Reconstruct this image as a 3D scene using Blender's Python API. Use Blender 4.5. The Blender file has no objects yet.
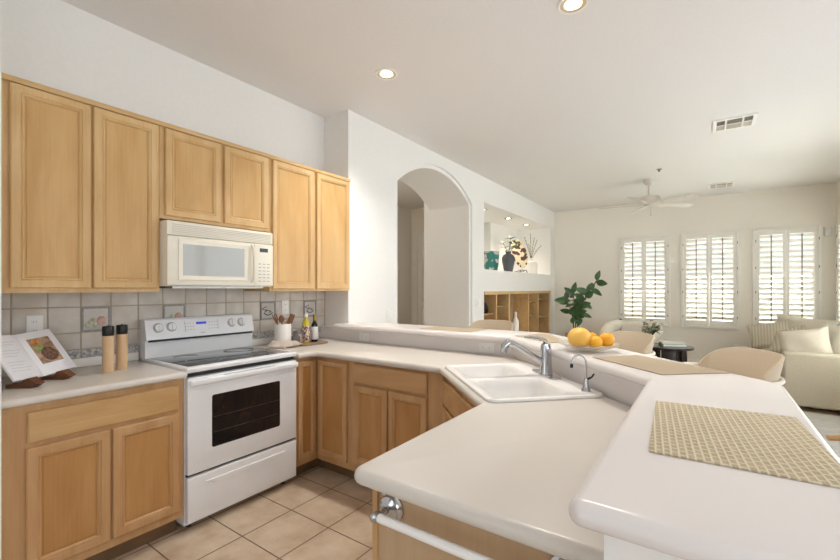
import bpy, bmesh, math, random
from mathutils import Vector, Matrix
random.seed(7)
PI = math.pi
S = bpy.context.scene
COL = S.collection

# ------------------------------------------------------------ camera, world, light, exposure
cam_d = bpy.data.cameras.new('camera'); cam = bpy.data.objects.new('camera', cam_d); COL.objects.link(cam)
cam.location = (0, 0, 1.37)
cam.rotation_euler = (PI/2, 0, math.radians(34.93))
cam_d.sensor_width = 36; cam_d.lens = 412.4/840*36
cam_d.shift_y = -(280-288.7)/840
cam_d.clip_start = 0.02
S.camera = cam
S.view_settings.view_transform = 'Standard'; S.view_settings.look = 'None'
S.view_settings.gamma = 1; S.view_settings.exposure = 0.16
S.view_settings.use_curve_mapping = False
S.cycles.use_denoising = True
S.cycles.max_bounces = 10; S.cycles.diffuse_bounces = 6; S.cycles.sample_clamp_indirect = 6
W = bpy.data.worlds.new('sky'); S.world = W; W.use_nodes = True
bg = W.node_tree.nodes['Background']; bg.inputs[0].default_value = (.93, .96, 1, 1); bg.inputs[1].default_value = 1.1

def area(name, loc, rot, sx, sy, power, col=(.89, .985, 1.1)):
    l = bpy.data.lights.new(name, 'AREA'); l.shape = 'RECTANGLE'; l.size = sx; l.size_y = sy; l.energy = power; l.color = col
    o = bpy.data.objects.new(name, l); COL.objects.link(o); o.location = loc; o.rotation_euler = rot; return o
area('rear_fill', (-1.7, -3.5, 1.5), (math.radians(100), 0, 0), 1.3, 2.2, 6)  # added fill light from behind the camera, out of view
area('daylight_nook_window', (1.95, -.4, 1.35), (math.radians(98), 0, math.radians(90)), 3.0, 2.0, 30)
area('daylight_patio_door', (1.95, 3.5, 1.35), (math.radians(90), 0, math.radians(90)), 2.6, 2.3, 36)
area('patio_bounce_lamp', (0, 9.95, .0), (math.radians(-152), 0, 0), 4.4, 1.4, 3400, (1, .97, .94))  # area lamp standing in for bounce off sunlit ground, hidden below the sills
area('living_side_fill', (1.95, 5.85, 1.5), (math.radians(100), 0, math.radians(90)), 1.5, 1.6, 75, (1, .98, .96))  # fill lamp added to brighten the living room
area('side_bounce_lamp', (2.75, 7.9, .0), (math.radians(150), 0, math.radians(90)), 1.8, 1.3, 1700, (1, .97, .94))  # added lamp in place of ground bounce at the side window

# ------------------------------------------------------------ materials
def lin(h):
    h = h.lstrip('#'); r = [int(h[i:i+2], 16)/255 for i in (0, 2, 4)]
    return tuple(c/12.92 if c <= .04045 else ((c+.055)/1.055)**2.4 for c in r)
def newmat(name):
    m = bpy.data.materials.new(name); m.use_nodes = True; nt = m.node_tree
    return m, nt, nt.nodes['Principled BSDF']
def coords(nt, scale=(1, 1, 1), kind='Object'):
    t = nt.nodes.new('ShaderNodeTexCoord'); mp = nt.nodes.new('ShaderNodeMapping')
    mp.inputs['Scale'].default_value = scale; nt.links.new(t.outputs[kind], mp.inputs[0]); return mp
def ramp(nt, fac, stops):
    r = nt.nodes.new('ShaderNodeValToRGB'); e = r.color_ramp.elements
    while len(e) < len(stops): e.new(.5)
    for q, (p, c) in zip(e, stops): q.position = p; q.color = (*c, 1)
    nt.links.new(fac, r.inputs[0]); return r
def bump(nt, b, h, s, d=.002):
    n = nt.nodes.new('ShaderNodeBump'); n.inputs['Strength'].default_value = s; n.inputs['Distance'].default_value = d
    nt.links.new(h, n.inputs['Height']); nt.links.new(n.outputs[0], b.inputs['Normal'])
def mat(name, c1, c2=None, rough=.5, metal=0, scale=(6, 6, 6), nscale=1, detail=3, bmp=0, bd=.002, lo=.3, hi=.7, **kw):
    m, nt, b = newmat(name); c1 = lin(c1); c2 = lin(c2) if c2 else tuple(x*.96 for x in c1)
    mp = coords(nt, scale); n = nt.nodes.new('ShaderNodeTexNoise'); n.inputs['Scale'].default_value = nscale
    n.inputs['Detail'].default_value = detail; nt.links.new(mp.outputs[0], n.inputs[0])
    r = ramp(nt, n.outputs[0], [(lo, c1), (hi, c2)]); nt.links.new(r.outputs[0], b.inputs['Base Color'])
    b.inputs['Roughness'].default_value = rough; b.inputs['Metallic'].default_value = metal
    if bmp: bump(nt, b, n.outputs[0], bmp, bd)
    for k, v in kw.items(): b.inputs[k.replace('_', ' ')].default_value = v
    return m
def emit(name, col, s):
    m, nt, b = newmat(name); b.inputs['Emission Color'].default_value = (*lin(col), 1); b.inputs['Emission Strength'].default_value = s
    b.inputs['Base Color'].default_value = (*lin(col), 1); return m
M = {}
M['wall'] = mat('wall_paint', '#efeeeb', '#ecebe8', .85, scale=(40,)*3, bmp=.12, bd=.001)
M['wall_warm'] = mat('wall_paint_living', '#f2ede4', '#efeae1', .85, scale=(40,)*3, bmp=.12, bd=.001)
M['ceiling'] = mat('ceiling_paint', '#e8e6e4', '#e5e3e1', .9, scale=(50,)*3, bmp=.2, bd=.001)
M['trimw'] = mat('white_trim', '#f0eeea', None, .45)
M['shutter'] = mat('shutter_white', '#f1eee8', None, .5)
def wood(name, a, b_, c, vert='z', rough=.42, fine=1.0):
    m, nt, b = newmat(name)
    sc = {'z': (5, 5, 1.3), 'y': (5, 1.3, 5), 'x': (1.3, 5, 5)}[vert]
    mp = coords(nt, sc); n = nt.nodes.new('ShaderNodeTexNoise'); n.inputs['Scale'].default_value = 1.6*fine; n.inputs['Detail'].default_value = 8
    n.inputs['Distortion'].default_value = .8
    nt.links.new(mp.outputs[0], n.inputs[0])
    mp2 = coords(nt, tuple(s*16 if s > 4 else s*2 for s in sc)); n2 = nt.nodes.new('ShaderNodeTexNoise'); n2.inputs['Scale'].default_value = 1.5; n2.inputs['Detail'].default_value = 3
    nt.links.new(mp2.outputs[0], n2.inputs[0])
    mx = nt.nodes.new('ShaderNodeMix'); mx.inputs[0].default_value = .25
    nt.links.new(n.outputs[0], mx.inputs[2]); nt.links.new(n2.outputs[0], mx.inputs[3])
    r = ramp(nt, mx.outputs[0], [(.3, lin(a)), (.5, lin(b_)), (.7, lin(c))])
    nt.links.new(r.outputs[0], b.inputs['Base Color']); b.inputs['Roughness'].default_value = rough
    bump(nt, b, n2.outputs[0], .08, .001); return m
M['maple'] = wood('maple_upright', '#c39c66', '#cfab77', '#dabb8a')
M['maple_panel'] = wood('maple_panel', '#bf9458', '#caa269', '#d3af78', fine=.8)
M['maple_y'] = wood('maple_grain_along_stove_wall', '#c39c66', '#cfab77', '#dabb8a', 'y')
M['maple_x'] = wood('maple_grain_crosswise', '#c39c66', '#cfab77', '#dabb8a', 'x')
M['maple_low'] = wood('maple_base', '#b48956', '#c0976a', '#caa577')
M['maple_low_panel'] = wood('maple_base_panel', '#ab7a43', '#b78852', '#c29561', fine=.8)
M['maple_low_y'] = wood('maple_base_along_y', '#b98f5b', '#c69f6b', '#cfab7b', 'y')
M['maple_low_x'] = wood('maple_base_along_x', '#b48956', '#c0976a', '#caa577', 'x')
M['maple_end'] = wood('maple_end_panel', '#b19372', '#b99c7b', '#c1a685')
M['darkwood'] = wood('walnut', '#4a2c1a', '#68412a', '#7d5335', 'y')
M['spoonwood'] = wood('spoon_wood', '#6b4224', '#875a35', '#9a6b43')
M['espresso'] = wood('dark_table_wood', '#1f1614', '#2b201d', '#382a26', 'x', rough=.25)
M['oak'] = wood('stool_oak', '#a8814f', '#b8925f', '#c7a370', 'x')
M['millwood'] = wood('mill_wood', '#c4a27a', '#cfae87', '#d9bb97')
M['laminate'] = mat('solid_surface', '#d9d3cb', '#d5cfc7', .3, scale=(3,)*3, Coat_Weight=.0)
M['ledge'] = mat('solid_surface_ledge', '#e8e3e1', '#e5e0de', .26, scale=(3,)*3)
M['upstand'] = mat('white_upstand', '#ece8e3', None, .35)
M['toe'] = mat('toe_kick', '#7d6347', '#6b5339', .6)
M['white_enamel'] = mat('white_enamel', '#edeef0', None, .22)
M['bisque'] = mat('bisque_plastic', '#ece6d6', None, .35)
M['bisque_vent'] = mat('bisque_grille', '#cfc8ba', None, .5)
M['mwglass'] = mat('microwave_glass', '#aeb0ac', None, .08)
M['blackglass'] = mat('ceramic_glass', '#454a4d', '#4b5053', .06)
M['ovenglass'] = mat('oven_glass', '#1d1a1c', '#26201f', .08)
M['black'] = mat('black_plastic', '#17181a', None, .4)
M['dark'] = mat('shadow_dark', '#2a2826', None, .7)
M['steel'] = mat('grey_metal', '#9a9a98', None, .35, 1)
M['chrome'] = mat('chrome', '#c6c8cb', None, .09, 1)
M['sink'] = mat('sink_enamel', '#f1efec', None, .2)
M['ceramic'] = mat('white_ceramic', '#efece6', None, .4)
M['display'] = emit('blue_display', '#2038b0', .6)
M['mwdisp'] = mat('microwave_display', '#26303a', None, .2)
M['mark'] = mat('grey_print', '#9fa1a4', None, .5)
M['plastic'] = mat('outlet_plastic', '#f2f1ee', None, .35)
M['page'] = mat('paper', '#eeeef2', '#e9e9ee', .7)
M['text'] = mat('page_print', '#c9cad2', None, .8)
M['leaf'] = mat('rubber_leaf', '#2a4a2b', '#44683a', .3, scale=(12,)*3)
M['leaf2'] = mat('sage_leaf', '#5d7350', '#7c8d62', .5, scale=(30,)*3)
M['stem'] = mat('stem', '#54432f', None, .7)
M['terracotta'] = mat('tan_pot', '#b9a58b', None, .7)
M['teal'] = mat('teal_glaze', '#1b6f66', '#b7b2b4', .35, scale=(7, 7, 9), lo=.52, hi=.56, detail=2)
M['charcoal'] = mat('charcoal_vase', '#3e4047', '#4a4c52', .6)
M['leopard'] = mat('patterned_plate', '#4b2d29', '#dccfae', .4, scale=(13,)*3, lo=.45, hi=.5, detail=1)
M['mat_flat'] = mat('placemat_flat', '#c9b491', '#bba583', .8)
M['linen'] = mat('linen_cream', '#e6dfd1', '#dfd7c8', .95, scale=(120,)*3, bmp=.2, bd=.001)
M['sofa'] = mat('sofa_fabric', '#bfb5a1', '#b6ac98', .95, scale=(90,)*3, bmp=.2, bd=.001)
M['pillow'] = mat('pillow_fabric', '#d9d0c0', '#d2c8b7', .95, scale=(60,)*3, bmp=.15)
M['boucle'] = mat('boucle', '#ece7dc', '#e0d9cc', .95, scale=(90,)*3, bmp=.5, bd=.004)
M['towel'] = mat('tea_towel', '#cdbfb3', '#b9aa9e', .95, scale=(60,)*3, bmp=.4)
M['towel_dark'] = mat('towel_print', '#4c4c52', '#8d8a8c', .95, scale=(60,)*3)
M['grapefruit'] = mat('grapefruit_skin', '#f3c765', '#efb550', .45, scale=(14,)*3, bmp=.15)
M['orange'] = mat('orange_skin', '#f2b52a', '#eea31c', .45, scale=(16,)*3, bmp=.15)
M['oil'] = mat('oil_glass', '#c8b634', '#a9a12c', .1)
M['olive_glass'] = mat('dark_bottle_glass', '#1e1b10', None, .08)
M['label_flora'] = mat('floral_label', '#3f4a58', '#e0b79a', .5, scale=(55,)*3, lo=.42, hi=.6)
M['label_white'] = mat('white_label', '#d9d8d6', None, .6)
M['gold'] = mat('gold_cap', '#9c7a2c', None, .3, .6)
M['smoke_glass'] = mat('smoky_bottle', '#8d8780', '#7c766f', .15)
M['tray'] = wood('tray_wood', '#7c6553', '#8d7564', '#9c8473', 'y')
M['rug'] = mat('rug_pile', '#b4afa7', '#a49f97', .95, scale=(12,)*3, bmp=.4)
M['rug_dark'] = mat('rug_motif', '#4d4c4e', None, .95)
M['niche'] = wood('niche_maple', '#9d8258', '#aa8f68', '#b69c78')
M['fan'] = mat('fan_white', '#cfc9bf', None, .45)
M['lamp'] = emit('lamp_glow', '#fff3dc', 6)
M['canw'] = mat('can_baffle', '#c9b99c', None, .35)
M['canring'] = mat('can_ring', '#8c8378', None, .4)
M['glow'] = emit('small_lamp_glow', '#ffe2ae', 1.6)
M['ext'] = mat('garden_wall', '#e8e2d8', '#d8d0c4', .9)
M['hedge'] = mat('hedge', '#8b967f', '#a9ae98', .9, scale=(3,)*3)
def glassmat(name, col, rough=.02):
    m, nt, b = newmat(name); b.inputs['Base Color'].default_value = (*lin(col), 1)
    b.inputs['Transmission Weight'].default_value = 1; b.inputs['Roughness'].default_value = rough; b.inputs['IOR'].default_value = 1.3; return m
M['glass'] = glassmat('clear_glass', '#e9f0ea')
M['bowlglass'] = mat('bowl_glass', '#d5d6cc', '#c3b8a8', .08, Alpha=.45)
def tile_floor():
    m, nt, b = newmat('floor_tile'); mp = coords(nt); mp.inputs['Location'].default_value = (2.113, -1.32+.33*8, 0)
    br = nt.nodes.new('ShaderNodeTexBrick'); br.offset = 0; br.inputs['Scale'].default_value = 1
    br.inputs['Brick Width'].default_value = .3285; br.inputs['Row Height'].default_value = .3285; br.inputs['Mortar Size'].default_value = .0045
    br.inputs['Mortar Smooth'].default_value = .3; br.inputs['Bias'].default_value = 0
    n = nt.nodes.new('ShaderNodeTexNoise'); n.inputs['Scale'].default_value = 5; n.inputs['Detail'].default_value = 9; n.inputs['Roughness'].default_value = .65
    nt.links.new(mp.outputs[0], br.inputs[0]); nt.links.new(mp.outputs[0], n.inputs[0])
    r1 = ramp(nt, n.outputs[0], [(.3, lin('#b49c82')), (.5, lin('#c9b59d')), (.7, lin('#d6c6b1'))])
    r2 = ramp(nt, n.outputs[0], [(.3, lin('#ad967d')), (.5, lin('#c2ad95')), (.7, lin('#d0bea8'))])
    nt.links.new(r1.outputs[0], br.inputs['Color1']); nt.links.new(r2.outputs[0], br.inputs['Color2'])
    br.inputs['Mortar'].default_value = (*lin('#7a6350'), 1)
    nt.links.new(br.outputs[0], b.inputs['Base Color']); b.inputs['Roughness'].default_value = .45
    iv = nt.nodes.new('ShaderNodeMath'); iv.operation = 'SUBTRACT'; iv.inputs[0].default_value = 1; nt.links.new(br.outputs['Fac'], iv.inputs[1])
    bump(nt, b, iv.outputs[0], .5, .003); return m
M['floor'] = tile_floor()
M['tile'] = mat('wall_tile', '#c6bdb1', '#d6d0c7', .5, scale=(9,)*3, detail=9, bmp=.3, bd=.003, lo=.35, hi=.65)
M['tile_b'] = mat('wall_tile_grey', '#bdb5ab', '#cfc9c1', .5, scale=(9,)*3, detail=9, bmp=.3, bd=.003, lo=.35, hi=.65)
M['grout'] = mat('grout', '#b3a591', None, .9)
M['deco'] = mat('relief_strip', '#8e9094', '#c6c3bf', .4, scale=(60,)*3, bmp=.6, lo=.4, hi=.6)
M['decobase'] = mat('deco_tile', '#c2bdb5', '#cec9c2', .5)
M['decoframe'] = mat('deco_frame', '#83878a', '#a5a6a6', .4, scale=(80,)*3)
M['shell_pink'] = mat('shell_pink', '#c9968a', '#dcb9ae', .5, scale=(50,)*3)
M['shell_cream'] = mat('shell_cream', '#d4cfae', '#a9aaa0', .5, scale=(50,)*3)
M['ink'] = mat('ink_line', '#4a4b4e', None, .5)
def weave():
    m, nt, b = newmat('woven_placemat'); mp = coords(nt); mp.inputs['Rotation'].default_value = (0, 0, math.radians(84))
    br = nt.nodes.new('ShaderNodeTexBrick'); br.offset = .5; br.inputs['Scale'].default_value = 1
    br.inputs['Brick Width'].default_value = .0210; br.inputs['Row Height'].default_value = .0125; br.inputs['Mortar Size'].default_value = .0036; br.inputs['Mortar Smooth'].default_value = .9
    br.inputs['Color1'].default_value = (*lin('#b4a382'), 1); br.inputs['Color2'].default_value = (*lin('#beae8e'), 1); br.inputs['Mortar'].default_value = (*lin('#dcd1b8'), 1)
    nt.links.new(mp.outputs[0], br.inputs[0]); nt.links.new(br.outputs[0], b.inputs['Base Color']); b.inputs['Roughness'].default_value = .8
    bump(nt, b, br.outputs['Fac'], .8, .002); return m
M['weave'] = weave()
def stripes(name, a, c, scale, rough=.9, dirn='X'):
    m, nt, b = newmat(name); mp = coords(nt); w = nt.nodes.new('ShaderNodeTexWave'); w.bands_direction = dirn; w.inputs['Scale'].default_value = scale; w.inputs['Distortion'].default_value = .3
    nt.links.new(mp.outputs[0], w.inputs[0]); r = ramp(nt, w.outputs[0], [(.35, lin(a)), (.65, lin(c))]); nt.links.new(r.outputs[0], b.inputs['Base Color'])
    b.inputs['Roughness'].default_value = rough; bump(nt, b, w.outputs[0], .5, .002); return m
M['stripe'] = stripes('striped_pillow', '#bfb6a3', '#d3cbba', 9)
M['strand'] = stripes('paper_cord_back', '#b5a48c', '#c9b9a2', 60, dirn='Z')
M['matrib'] = stripes('ribbed_placemat', '#a99880', '#b9a990', 45, dirn='DIAGONAL')

# ------------------------------------------------------------ geometry helpers
def frame(o, u, v=(0, 0, 1)):
    u = Vector(u).normalized(); v = Vector(v).normalized(); w = u.cross(v)
    return Matrix(((u.x, v.x, w.x, o[0]), (u.y, v.y, w.y, o[1]), (u.z, v.z, w.z, o[2]), (0, 0, 0, 1)))
I4 = Matrix.Identity(4)
class MB:
    def __init__(s, T=None): s.bm = bmesh.new(); s.T = T or I4; s.mi = 0
    def add(s, verts, faces, T=None):
        T = s.T @ T if T is not None else s.T
        vs = [s.bm.verts.new(T @ Vector(v)) for v in verts]
        out = []
        for f in faces:
            try: q = s.bm.faces.new([vs[i] for i in f]); q.material_index = s.mi; out.append(q)
            except ValueError: pass
        return vs, out
    def box(s, a, b, bev=0, seg=2, T=None):
        x0, y0, z0 = a; x1, y1, z1 = b
        vs, fs = s.add([(x0,y0,z0),(x1,y0,z0),(x1,y1,z0),(x0,y1,z0),(x0,y0,z1),(x1,y0,z1),(x1,y1,z1),(x0,y1,z1)],
                       [(0,3,2,1),(4,5,6,7),(0,1,5,4),(1,2,6,5),(2,3,7,6),(3,0,4,7)], T)
        if bev:
            es = list({e for f in fs for e in f.edges})
            r = bmesh.ops.bevel(s.bm, geom=es, offset=bev, segments=seg, affect='EDGES', profile=.5)
            for f in r['faces']: f.material_index = s.mi
        return s
    def loft(s, rings, cap0=True, cap1=True, closed=True, T=None):
        n = len(rings[0]); verts = [p for r in rings for p in r]; faces = []
        for i in range(len(rings)-1):
            for j in range(n if closed else n-1):
                k = (j+1) % n; faces.append((i*n+j, i*n+k, (i+1)*n+k, (i+1)*n+j))
        if cap0: faces.append(tuple(reversed(range(n))))
        if cap1: faces.append(tuple(range((len(rings)-1)*n, len(rings)*n)))
        s.add(verts, faces, T); return s
    def lathe(s, prof, n=24, T=None, c=(0, 0, 0), cap0=True, cap1=True):
        rings = [[(c[0]+r*math.cos(2*PI*j/n), c[1]+r*math.sin(2*PI*j/n), c[2]+z) for j in range(n)] for r, z in prof]
        return s.loft(rings, cap0, cap1, T=T)
    def tube(s, pts, r, n=10, cap=True, T=None, flat=None):
        pts = [Vector(p) for p in pts]; rs = r if isinstance(r, (list, tuple)) else [r]*len(pts)
        rings = []; up = None
        for i, p in enumerate(pts):
            t = (pts[min(i+1, len(pts)-1)]-pts[max(i-1, 0)]).normalized()
            if up is None: up = Vector((0, 0, 1)) if abs(t.z) < .9 else Vector((1, 0, 0))
            a = t.cross(up).normalized(); bq = a.cross(t).normalized(); up = bq
            k = flat or 1
            rings.append([p + a*rs[i]*math.cos(2*PI*j/n) + bq*rs[i]*k*math.sin(2*PI*j/n) for j in range(n)])
        return s.loft(rings, cap, cap, T=T)
    def build(s, name, m, parent=None, smooth=40, recalc=True):
        if recalc: bmesh.ops.recalc_face_normals(s.bm, faces=s.bm.faces)
        me = bpy.data.meshes.new(name); s.bm.to_mesh(me); s.bm.free()
        for q in (m if isinstance(m, (list, tuple)) else [m]): me.materials.append(M[q] if isinstance(q, str) else q)
        if smooth:
            me.polygons.foreach_set('use_smooth', [True]*len(me.polygons)); me.set_sharp_from_angle(angle=math.radians(smooth))
        o = bpy.data.objects.new(name, me); COL.objects.link(o)
        if parent is not None:
            o.parent = parent; o.matrix_parent_inverse = mw(parent).inverted()
        return o
def mw(o):
    m = Matrix.LocRotScale(o.location, o.rotation_euler, o.scale)
    if o.parent is not None: m = mw(o.parent) @ o.matrix_parent_inverse @ m
    return m
def tag(o, label, cat, group=None, kind=None):
    if label: o['label'] = label
    if cat: o['category'] = cat
    if group: o['group'] = group
    if kind: o['kind'] = kind
    return o
def thing(name, label, cat, loc=(0, 0, 0), group=None, rz=0):
    o = bpy.data.objects.new(name, None); COL.objects.link(o); o.location = loc; o.rotation_euler = (0, 0, rz); o.empty_display_size = .1
    return tag(o, label, cat, group)
def struct(o): o['kind'] = 'structure'; return o
def kids(o): return [c for c in list(COL.objects) if c.parent == o]
def copy_tree(o, parent=None):
    c = o.copy(); COL.objects.link(c)
    if parent is not None: c.parent = parent
    for ch in kids(o):
        if ch is not c: copy_tree(ch, c)
    return c
def local(T, verts): return [T @ Vector(v) for v in verts]
def round_poly(pts, rad, n=6):
    out = []; N = len(pts)
    for i, p in enumerate(pts):
        r = rad[i] if isinstance(rad, (list, tuple)) else rad
        p = Vector(p)
        if r <= 0: out.append(p); continue
        a = (Vector(pts[i-1])-p).normalized(); b = (Vector(pts[(i+1) % N])-p).normalized()
        ang = a.angle(b); d = r/math.tan(ang/2); c = p+(a+b).normalized()*(r/math.sin(ang/2))
        s0 = p+a*d-c; e0 = p+b*d-c; t = s0.angle_signed(e0)
        for k in range(n+1):
            q = s0.copy(); q.rotate(Matrix.Rotation(-t*k/n, 2)); out.append(c+q)
    return out
def offset_poly(P, d):
    N = len(P); out = []
    A = sum(P[i].x*P[(i+1) % N].y-P[(i+1) % N].x*P[i].y for i in range(N)); sg = 1 if A > 0 else -1
    for i in range(N):
        e1 = (P[i]-P[i-1]).normalized(); e2 = (P[(i+1) % N]-P[i]).normalized()
        n1 = Vector((-e1.y, e1.x))*sg; n2 = Vector((-e2.y, e2.x))*sg; b = (n1+n2)
        if b.length < 1e-6: out.append(P[i]+n1*d); continue
        b.normalize(); out.append(P[i]+b*(d/max(.3, b.dot(n1))))
    return out
def slab(mb, pts, rad, z0, z1, r=None):
    P = round_poly(pts, rad); r = r if r is not None else (z1-z0)/2*.95; rings = []
    if r <= 0: prof = [(0, z0), (0, z1)]
    else:
        prof = [(r*(1-math.cos(t)), z0+r*(1-math.sin(t))) for t in [PI/2*(1-k/5) for k in range(6)]]
        prof = [(r-r*math.sin(PI/2*k/5), z0+r-r*math.cos(PI/2*k/5)) for k in range(6)] + [(r-r*math.cos(PI/2*k/5), z1-r+r*math.sin(PI/2*k/5)) for k in range(6)]
    for d, z in prof:
        q = offset_poly(P, d) if d else P
        rings.append([(v.x, v.y, z) for v in q])
    mb.loft(rings); return mb
def cut(o, cutter):
    md = o.modifiers.new('cut', 'BOOLEAN'); md.object = cutter; md.operation = 'DIFFERENCE'; md.solver = 'EXACT'
    dg = bpy.context.evaluated_depsgraph_get(); me = bpy.data.meshes.new_from_object(o.evaluated_get(dg))
    o.modifiers.clear(); old = o.data; o.data = me; bpy.data.objects.remove(cutter); bpy.data.meshes.remove(old)
    me.polygons.foreach_set('use_smooth', [True]*len(me.polygons)); me.set_sharp_from_angle(angle=math.radians(40))

# ------------------------------------------------------------ room constants
XW, YS, XA, YB, XR, ZC = -3.0, 2.70, -2.68, 8.85, 1.62, 3.0
HX = -5.0; HY = 6.85; JX = -3.36; YR = -3.2
def wallbox(name, a, b, m='wall'): return struct(MB().box(a, b).build(name, m, smooth=0))
wallbox('floor', (HX-.2, YR-.2, -.1), (XR+.2, YB+.2, 0), 'floor')
wallbox('ceiling', (HX-.2, YR-.2, ZC), (XR+.2, YB+.2, ZC+.1), 'ceiling')
wallbox('wall_left', (XW-.15, YR, 0), (XW, YS+.12, ZC))
wallbox('wall_kitchen_end', (XW, YS, 0), (XA-.0305, YS+.12, ZC))
wallbox('wall_near', (XW, .2, 0), (-2.235, .3795, ZC))
# rear wall with an opening added for fill light, right wall with patio opening and window opening
mb = MB(); mb.box((XW, YR-.15, 0), (-2.4, YR, ZC)).box((-1.0, YR-.15, 0), (XR, YR, ZC)).box((-2.4, YR-.15, 2.6), (-1.0, YR, ZC)).box((-2.4, YR-.15, 0), (-1.0, YR, .3))
struct(mb.build('wall_rear', 'wall', smooth=0))
mb = MB()
for y0, y1, z0, z1 in [(YR-.15, -2.0, 0, ZC), (-2.0, 1.2, 0, .45), (-2.0, 1.2, 2.3, ZC), (1.2, 2.3, 0, ZC), (2.3, 4.7, 2.4, ZC), (4.7, 5.1, 0, ZC), (5.1, 6.6, 0, .72), (5.1, 6.6, 2.32, ZC), (6.6, 7.15, 0, ZC), (7.15, 8.65, 0, .72), (7.15, 8.65, 2.32, ZC), (8.65, YB+.15, 0, ZC)]:
    mb.box((XR, y0, z0), (XR+.15, y1, z1))
struct(mb.build('wall_right', 'wall_warm', smooth=0))
# window wall
WIN = [(-1.42, -.568), (-.411, .445), (.61, 1.455)]
mb = MB(); xs = [XA-.15]+[v for a, b in WIN for v in (a+.05, b-.05)]+[XR+.15]
for i in range(0, len(xs), 2): mb.box((xs[i], YB, 0), (xs[i+1], YB+.15, ZC))
for a, b in WIN: mb.box((a+.05, YB, 0), (b-.05, YB+.15, .72)); mb.box((a+.05, YB, 2.32), (b-.05, YB+.15, ZC))
struct(mb.build('wall_back', 'wall_warm', smooth=0))
# arch wall
def arch_pts(y0, y1, zs, zc, n=24):
    c = (y1-y0)/2; rise = zc-zs; R = (c*c+rise*rise)/(2*rise); cy = (y0+y1)/2; cz = zc-R; a = math.asin(c/R)
    return [(cy+R*math.sin(-a+2*a*k/n), cz+R*math.cos(-a+2*a*k/n)) for k in range(n+1)]
AY0, AY1, AZ, AC = 3.46, 5.06, 2.52, 2.81
def arch_header(mb, x0, x1, y0, y1, zs, zc, top):
    P = arch_pts(y0, y1, zs, zc)
    for i in range(len(P)-1):
        (ya, za), (yb, zb) = P[i], P[i+1]
        mb.add([(x0,ya,za),(x0,yb,zb),(x0,yb,top),(x0,ya,top),(x1,ya,za),(x1,yb,zb),(x1,yb,top),(x1,ya,top)], [(0,3,2,1),(4,5,6,7),(0,1,5,4)])
mb = MB(); NY0, NY1 = 5.47, 8.55
mb.box((JX, YS+.12, 0), (XA-.03, AY0, ZC)).box((XA-.03, YS, 0), (XA, AY0-.045, ZC))
mb.box((JX, AY1, 0), (XA-.03, NY0, ZC)).box((XA-.03, AY1+.045, 0), (XA, NY0, ZC))
mb.box((JX-.1, AY1, 0), (JX, NY0, ZC))
arch_header(mb, XA-.03, JX, AY0, AY1, AZ, AC, ZC)
arch_header(mb, XA, XA-.03, AY0-.045, AY1+.045, AZ+.01, AC+.045, ZC)
mb.box((XA-.7, NY0, 0), (XA, NY1, .1)).box((XA-.7, NY0, 1.33), (XA, NY1, 1.655)).box((XA-.7, NY0, 2.63), (XA, NY1, ZC))
mb.box((XA-.85, NY1, 0), (XA, YB, ZC)).box((XA-.85, NY0, 0), (XA-.7, NY1, 1.655)).box((XA-.85, 7.18, 1.655), (XA-.7, NY1, ZC)).box((XA-1.05, NY0, 1.6), (XA-.95, 7.18, ZC)).box((XA-.95, 7.13, 1.6), (XA-.85, 7.18, ZC)).box((XA-.95, NY0, 1.55), (XA-.7, 7.18, 1.655)).box((XA-.95, NY0, 2.63), (XA-.7, 7.18, ZC))
struct(mb.build('wall_arch', 'wall', smooth=0))
# hallway
wallbox('wall_hall_left', (HX-.1, YS, 0), (HX, HY, ZC), 'wall_warm')
wallbox('wall_hall_back', (HX-.1, HY, 0), (JX-.1, HY+.1, ZC), 'wall_warm')
wallbox('wall_hall_front', (HX-.1, YS, 0), (XW-.15, YS+.12, ZC), 'wall_warm')
# half wall carrying the bar
HW = [(XW, 2.64), (-1.085, 2.64), (-.13, 1.685), (-.13, .675), (.0, .675), (.0, 1.74), (-1.03, 2.77), (XA, 2.77), (XA, 2.70), (XW, 2.70)]
mb = MB(); slab(mb, HW, 0, 0, 1.02, 0); struct(mb.build('wall_bar', 'wall', smooth=0))
mb = MB(); mb.loft([[(x, y, .915), (x, y, 1.0205), (x2, y2, 1.0205), (x2, y2, .915)] for x, y, x2, y2 in [(XW+.021, 2.6345, XW+.021, 2.6395), (-1.0873, 2.6345, -1.0852, 2.6395), (-.1355, 1.6827, -.1305, 1.6848), (-.1355, .80, -.1305, .80)]]); tag(mb.build('bar_splash', 'ledge', smooth=0), 'cream splash strip along the bar wall behind the sink, below the raised bar', 'backsplash')
# baseboards
struct(MB().box((XA, YB-.015, 0), (XR, YB, .1)).build('baseboard_back', 'trimw', smooth=0))
struct(MB().box((XR-.015, 4.7, 0), (XR, YB-.015, .1)).build('baseboard_right', 'trimw', smooth=0))

# hall door
def panel_rings(w, h, prof): return [[(a, a, d), (w-a, a, d), (w-a, h-a, d), (a, h-a, d)] for a, d in prof]
d1 = MB(frame((-4.82, HY, 0), (1, 0, 0)))
d1.box((0, 0, .0), (.82, 2.42, .03))
for u0, v0, w, h in [(.1, .15, .27, .85), (.45, .15, .27, .85), (.1, 1.12, .27, 1.15), (.45, 1.12, .27, 1.15)]:
    d1.loft(panel_rings(w, h, [(0, .03), (.02, .045), (.05, .038), (.07, .045)]), cap0=False, T=Matrix.Translation((u0, v0, 0)))
d1 = struct(d1.build('door_1', 'trimw', smooth=0))
MB(frame((-4.82, HY, 0), (1, 0, 0))).box((-.09, 0, 0), (0, 2.51, .05)).box((.82, 0, 0), (.91, 2.51, .05)).box((0, 2.42, 0), (.82, 2.51, .05)).build('door_frame', 'trimw', d1, smooth=0)
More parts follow.
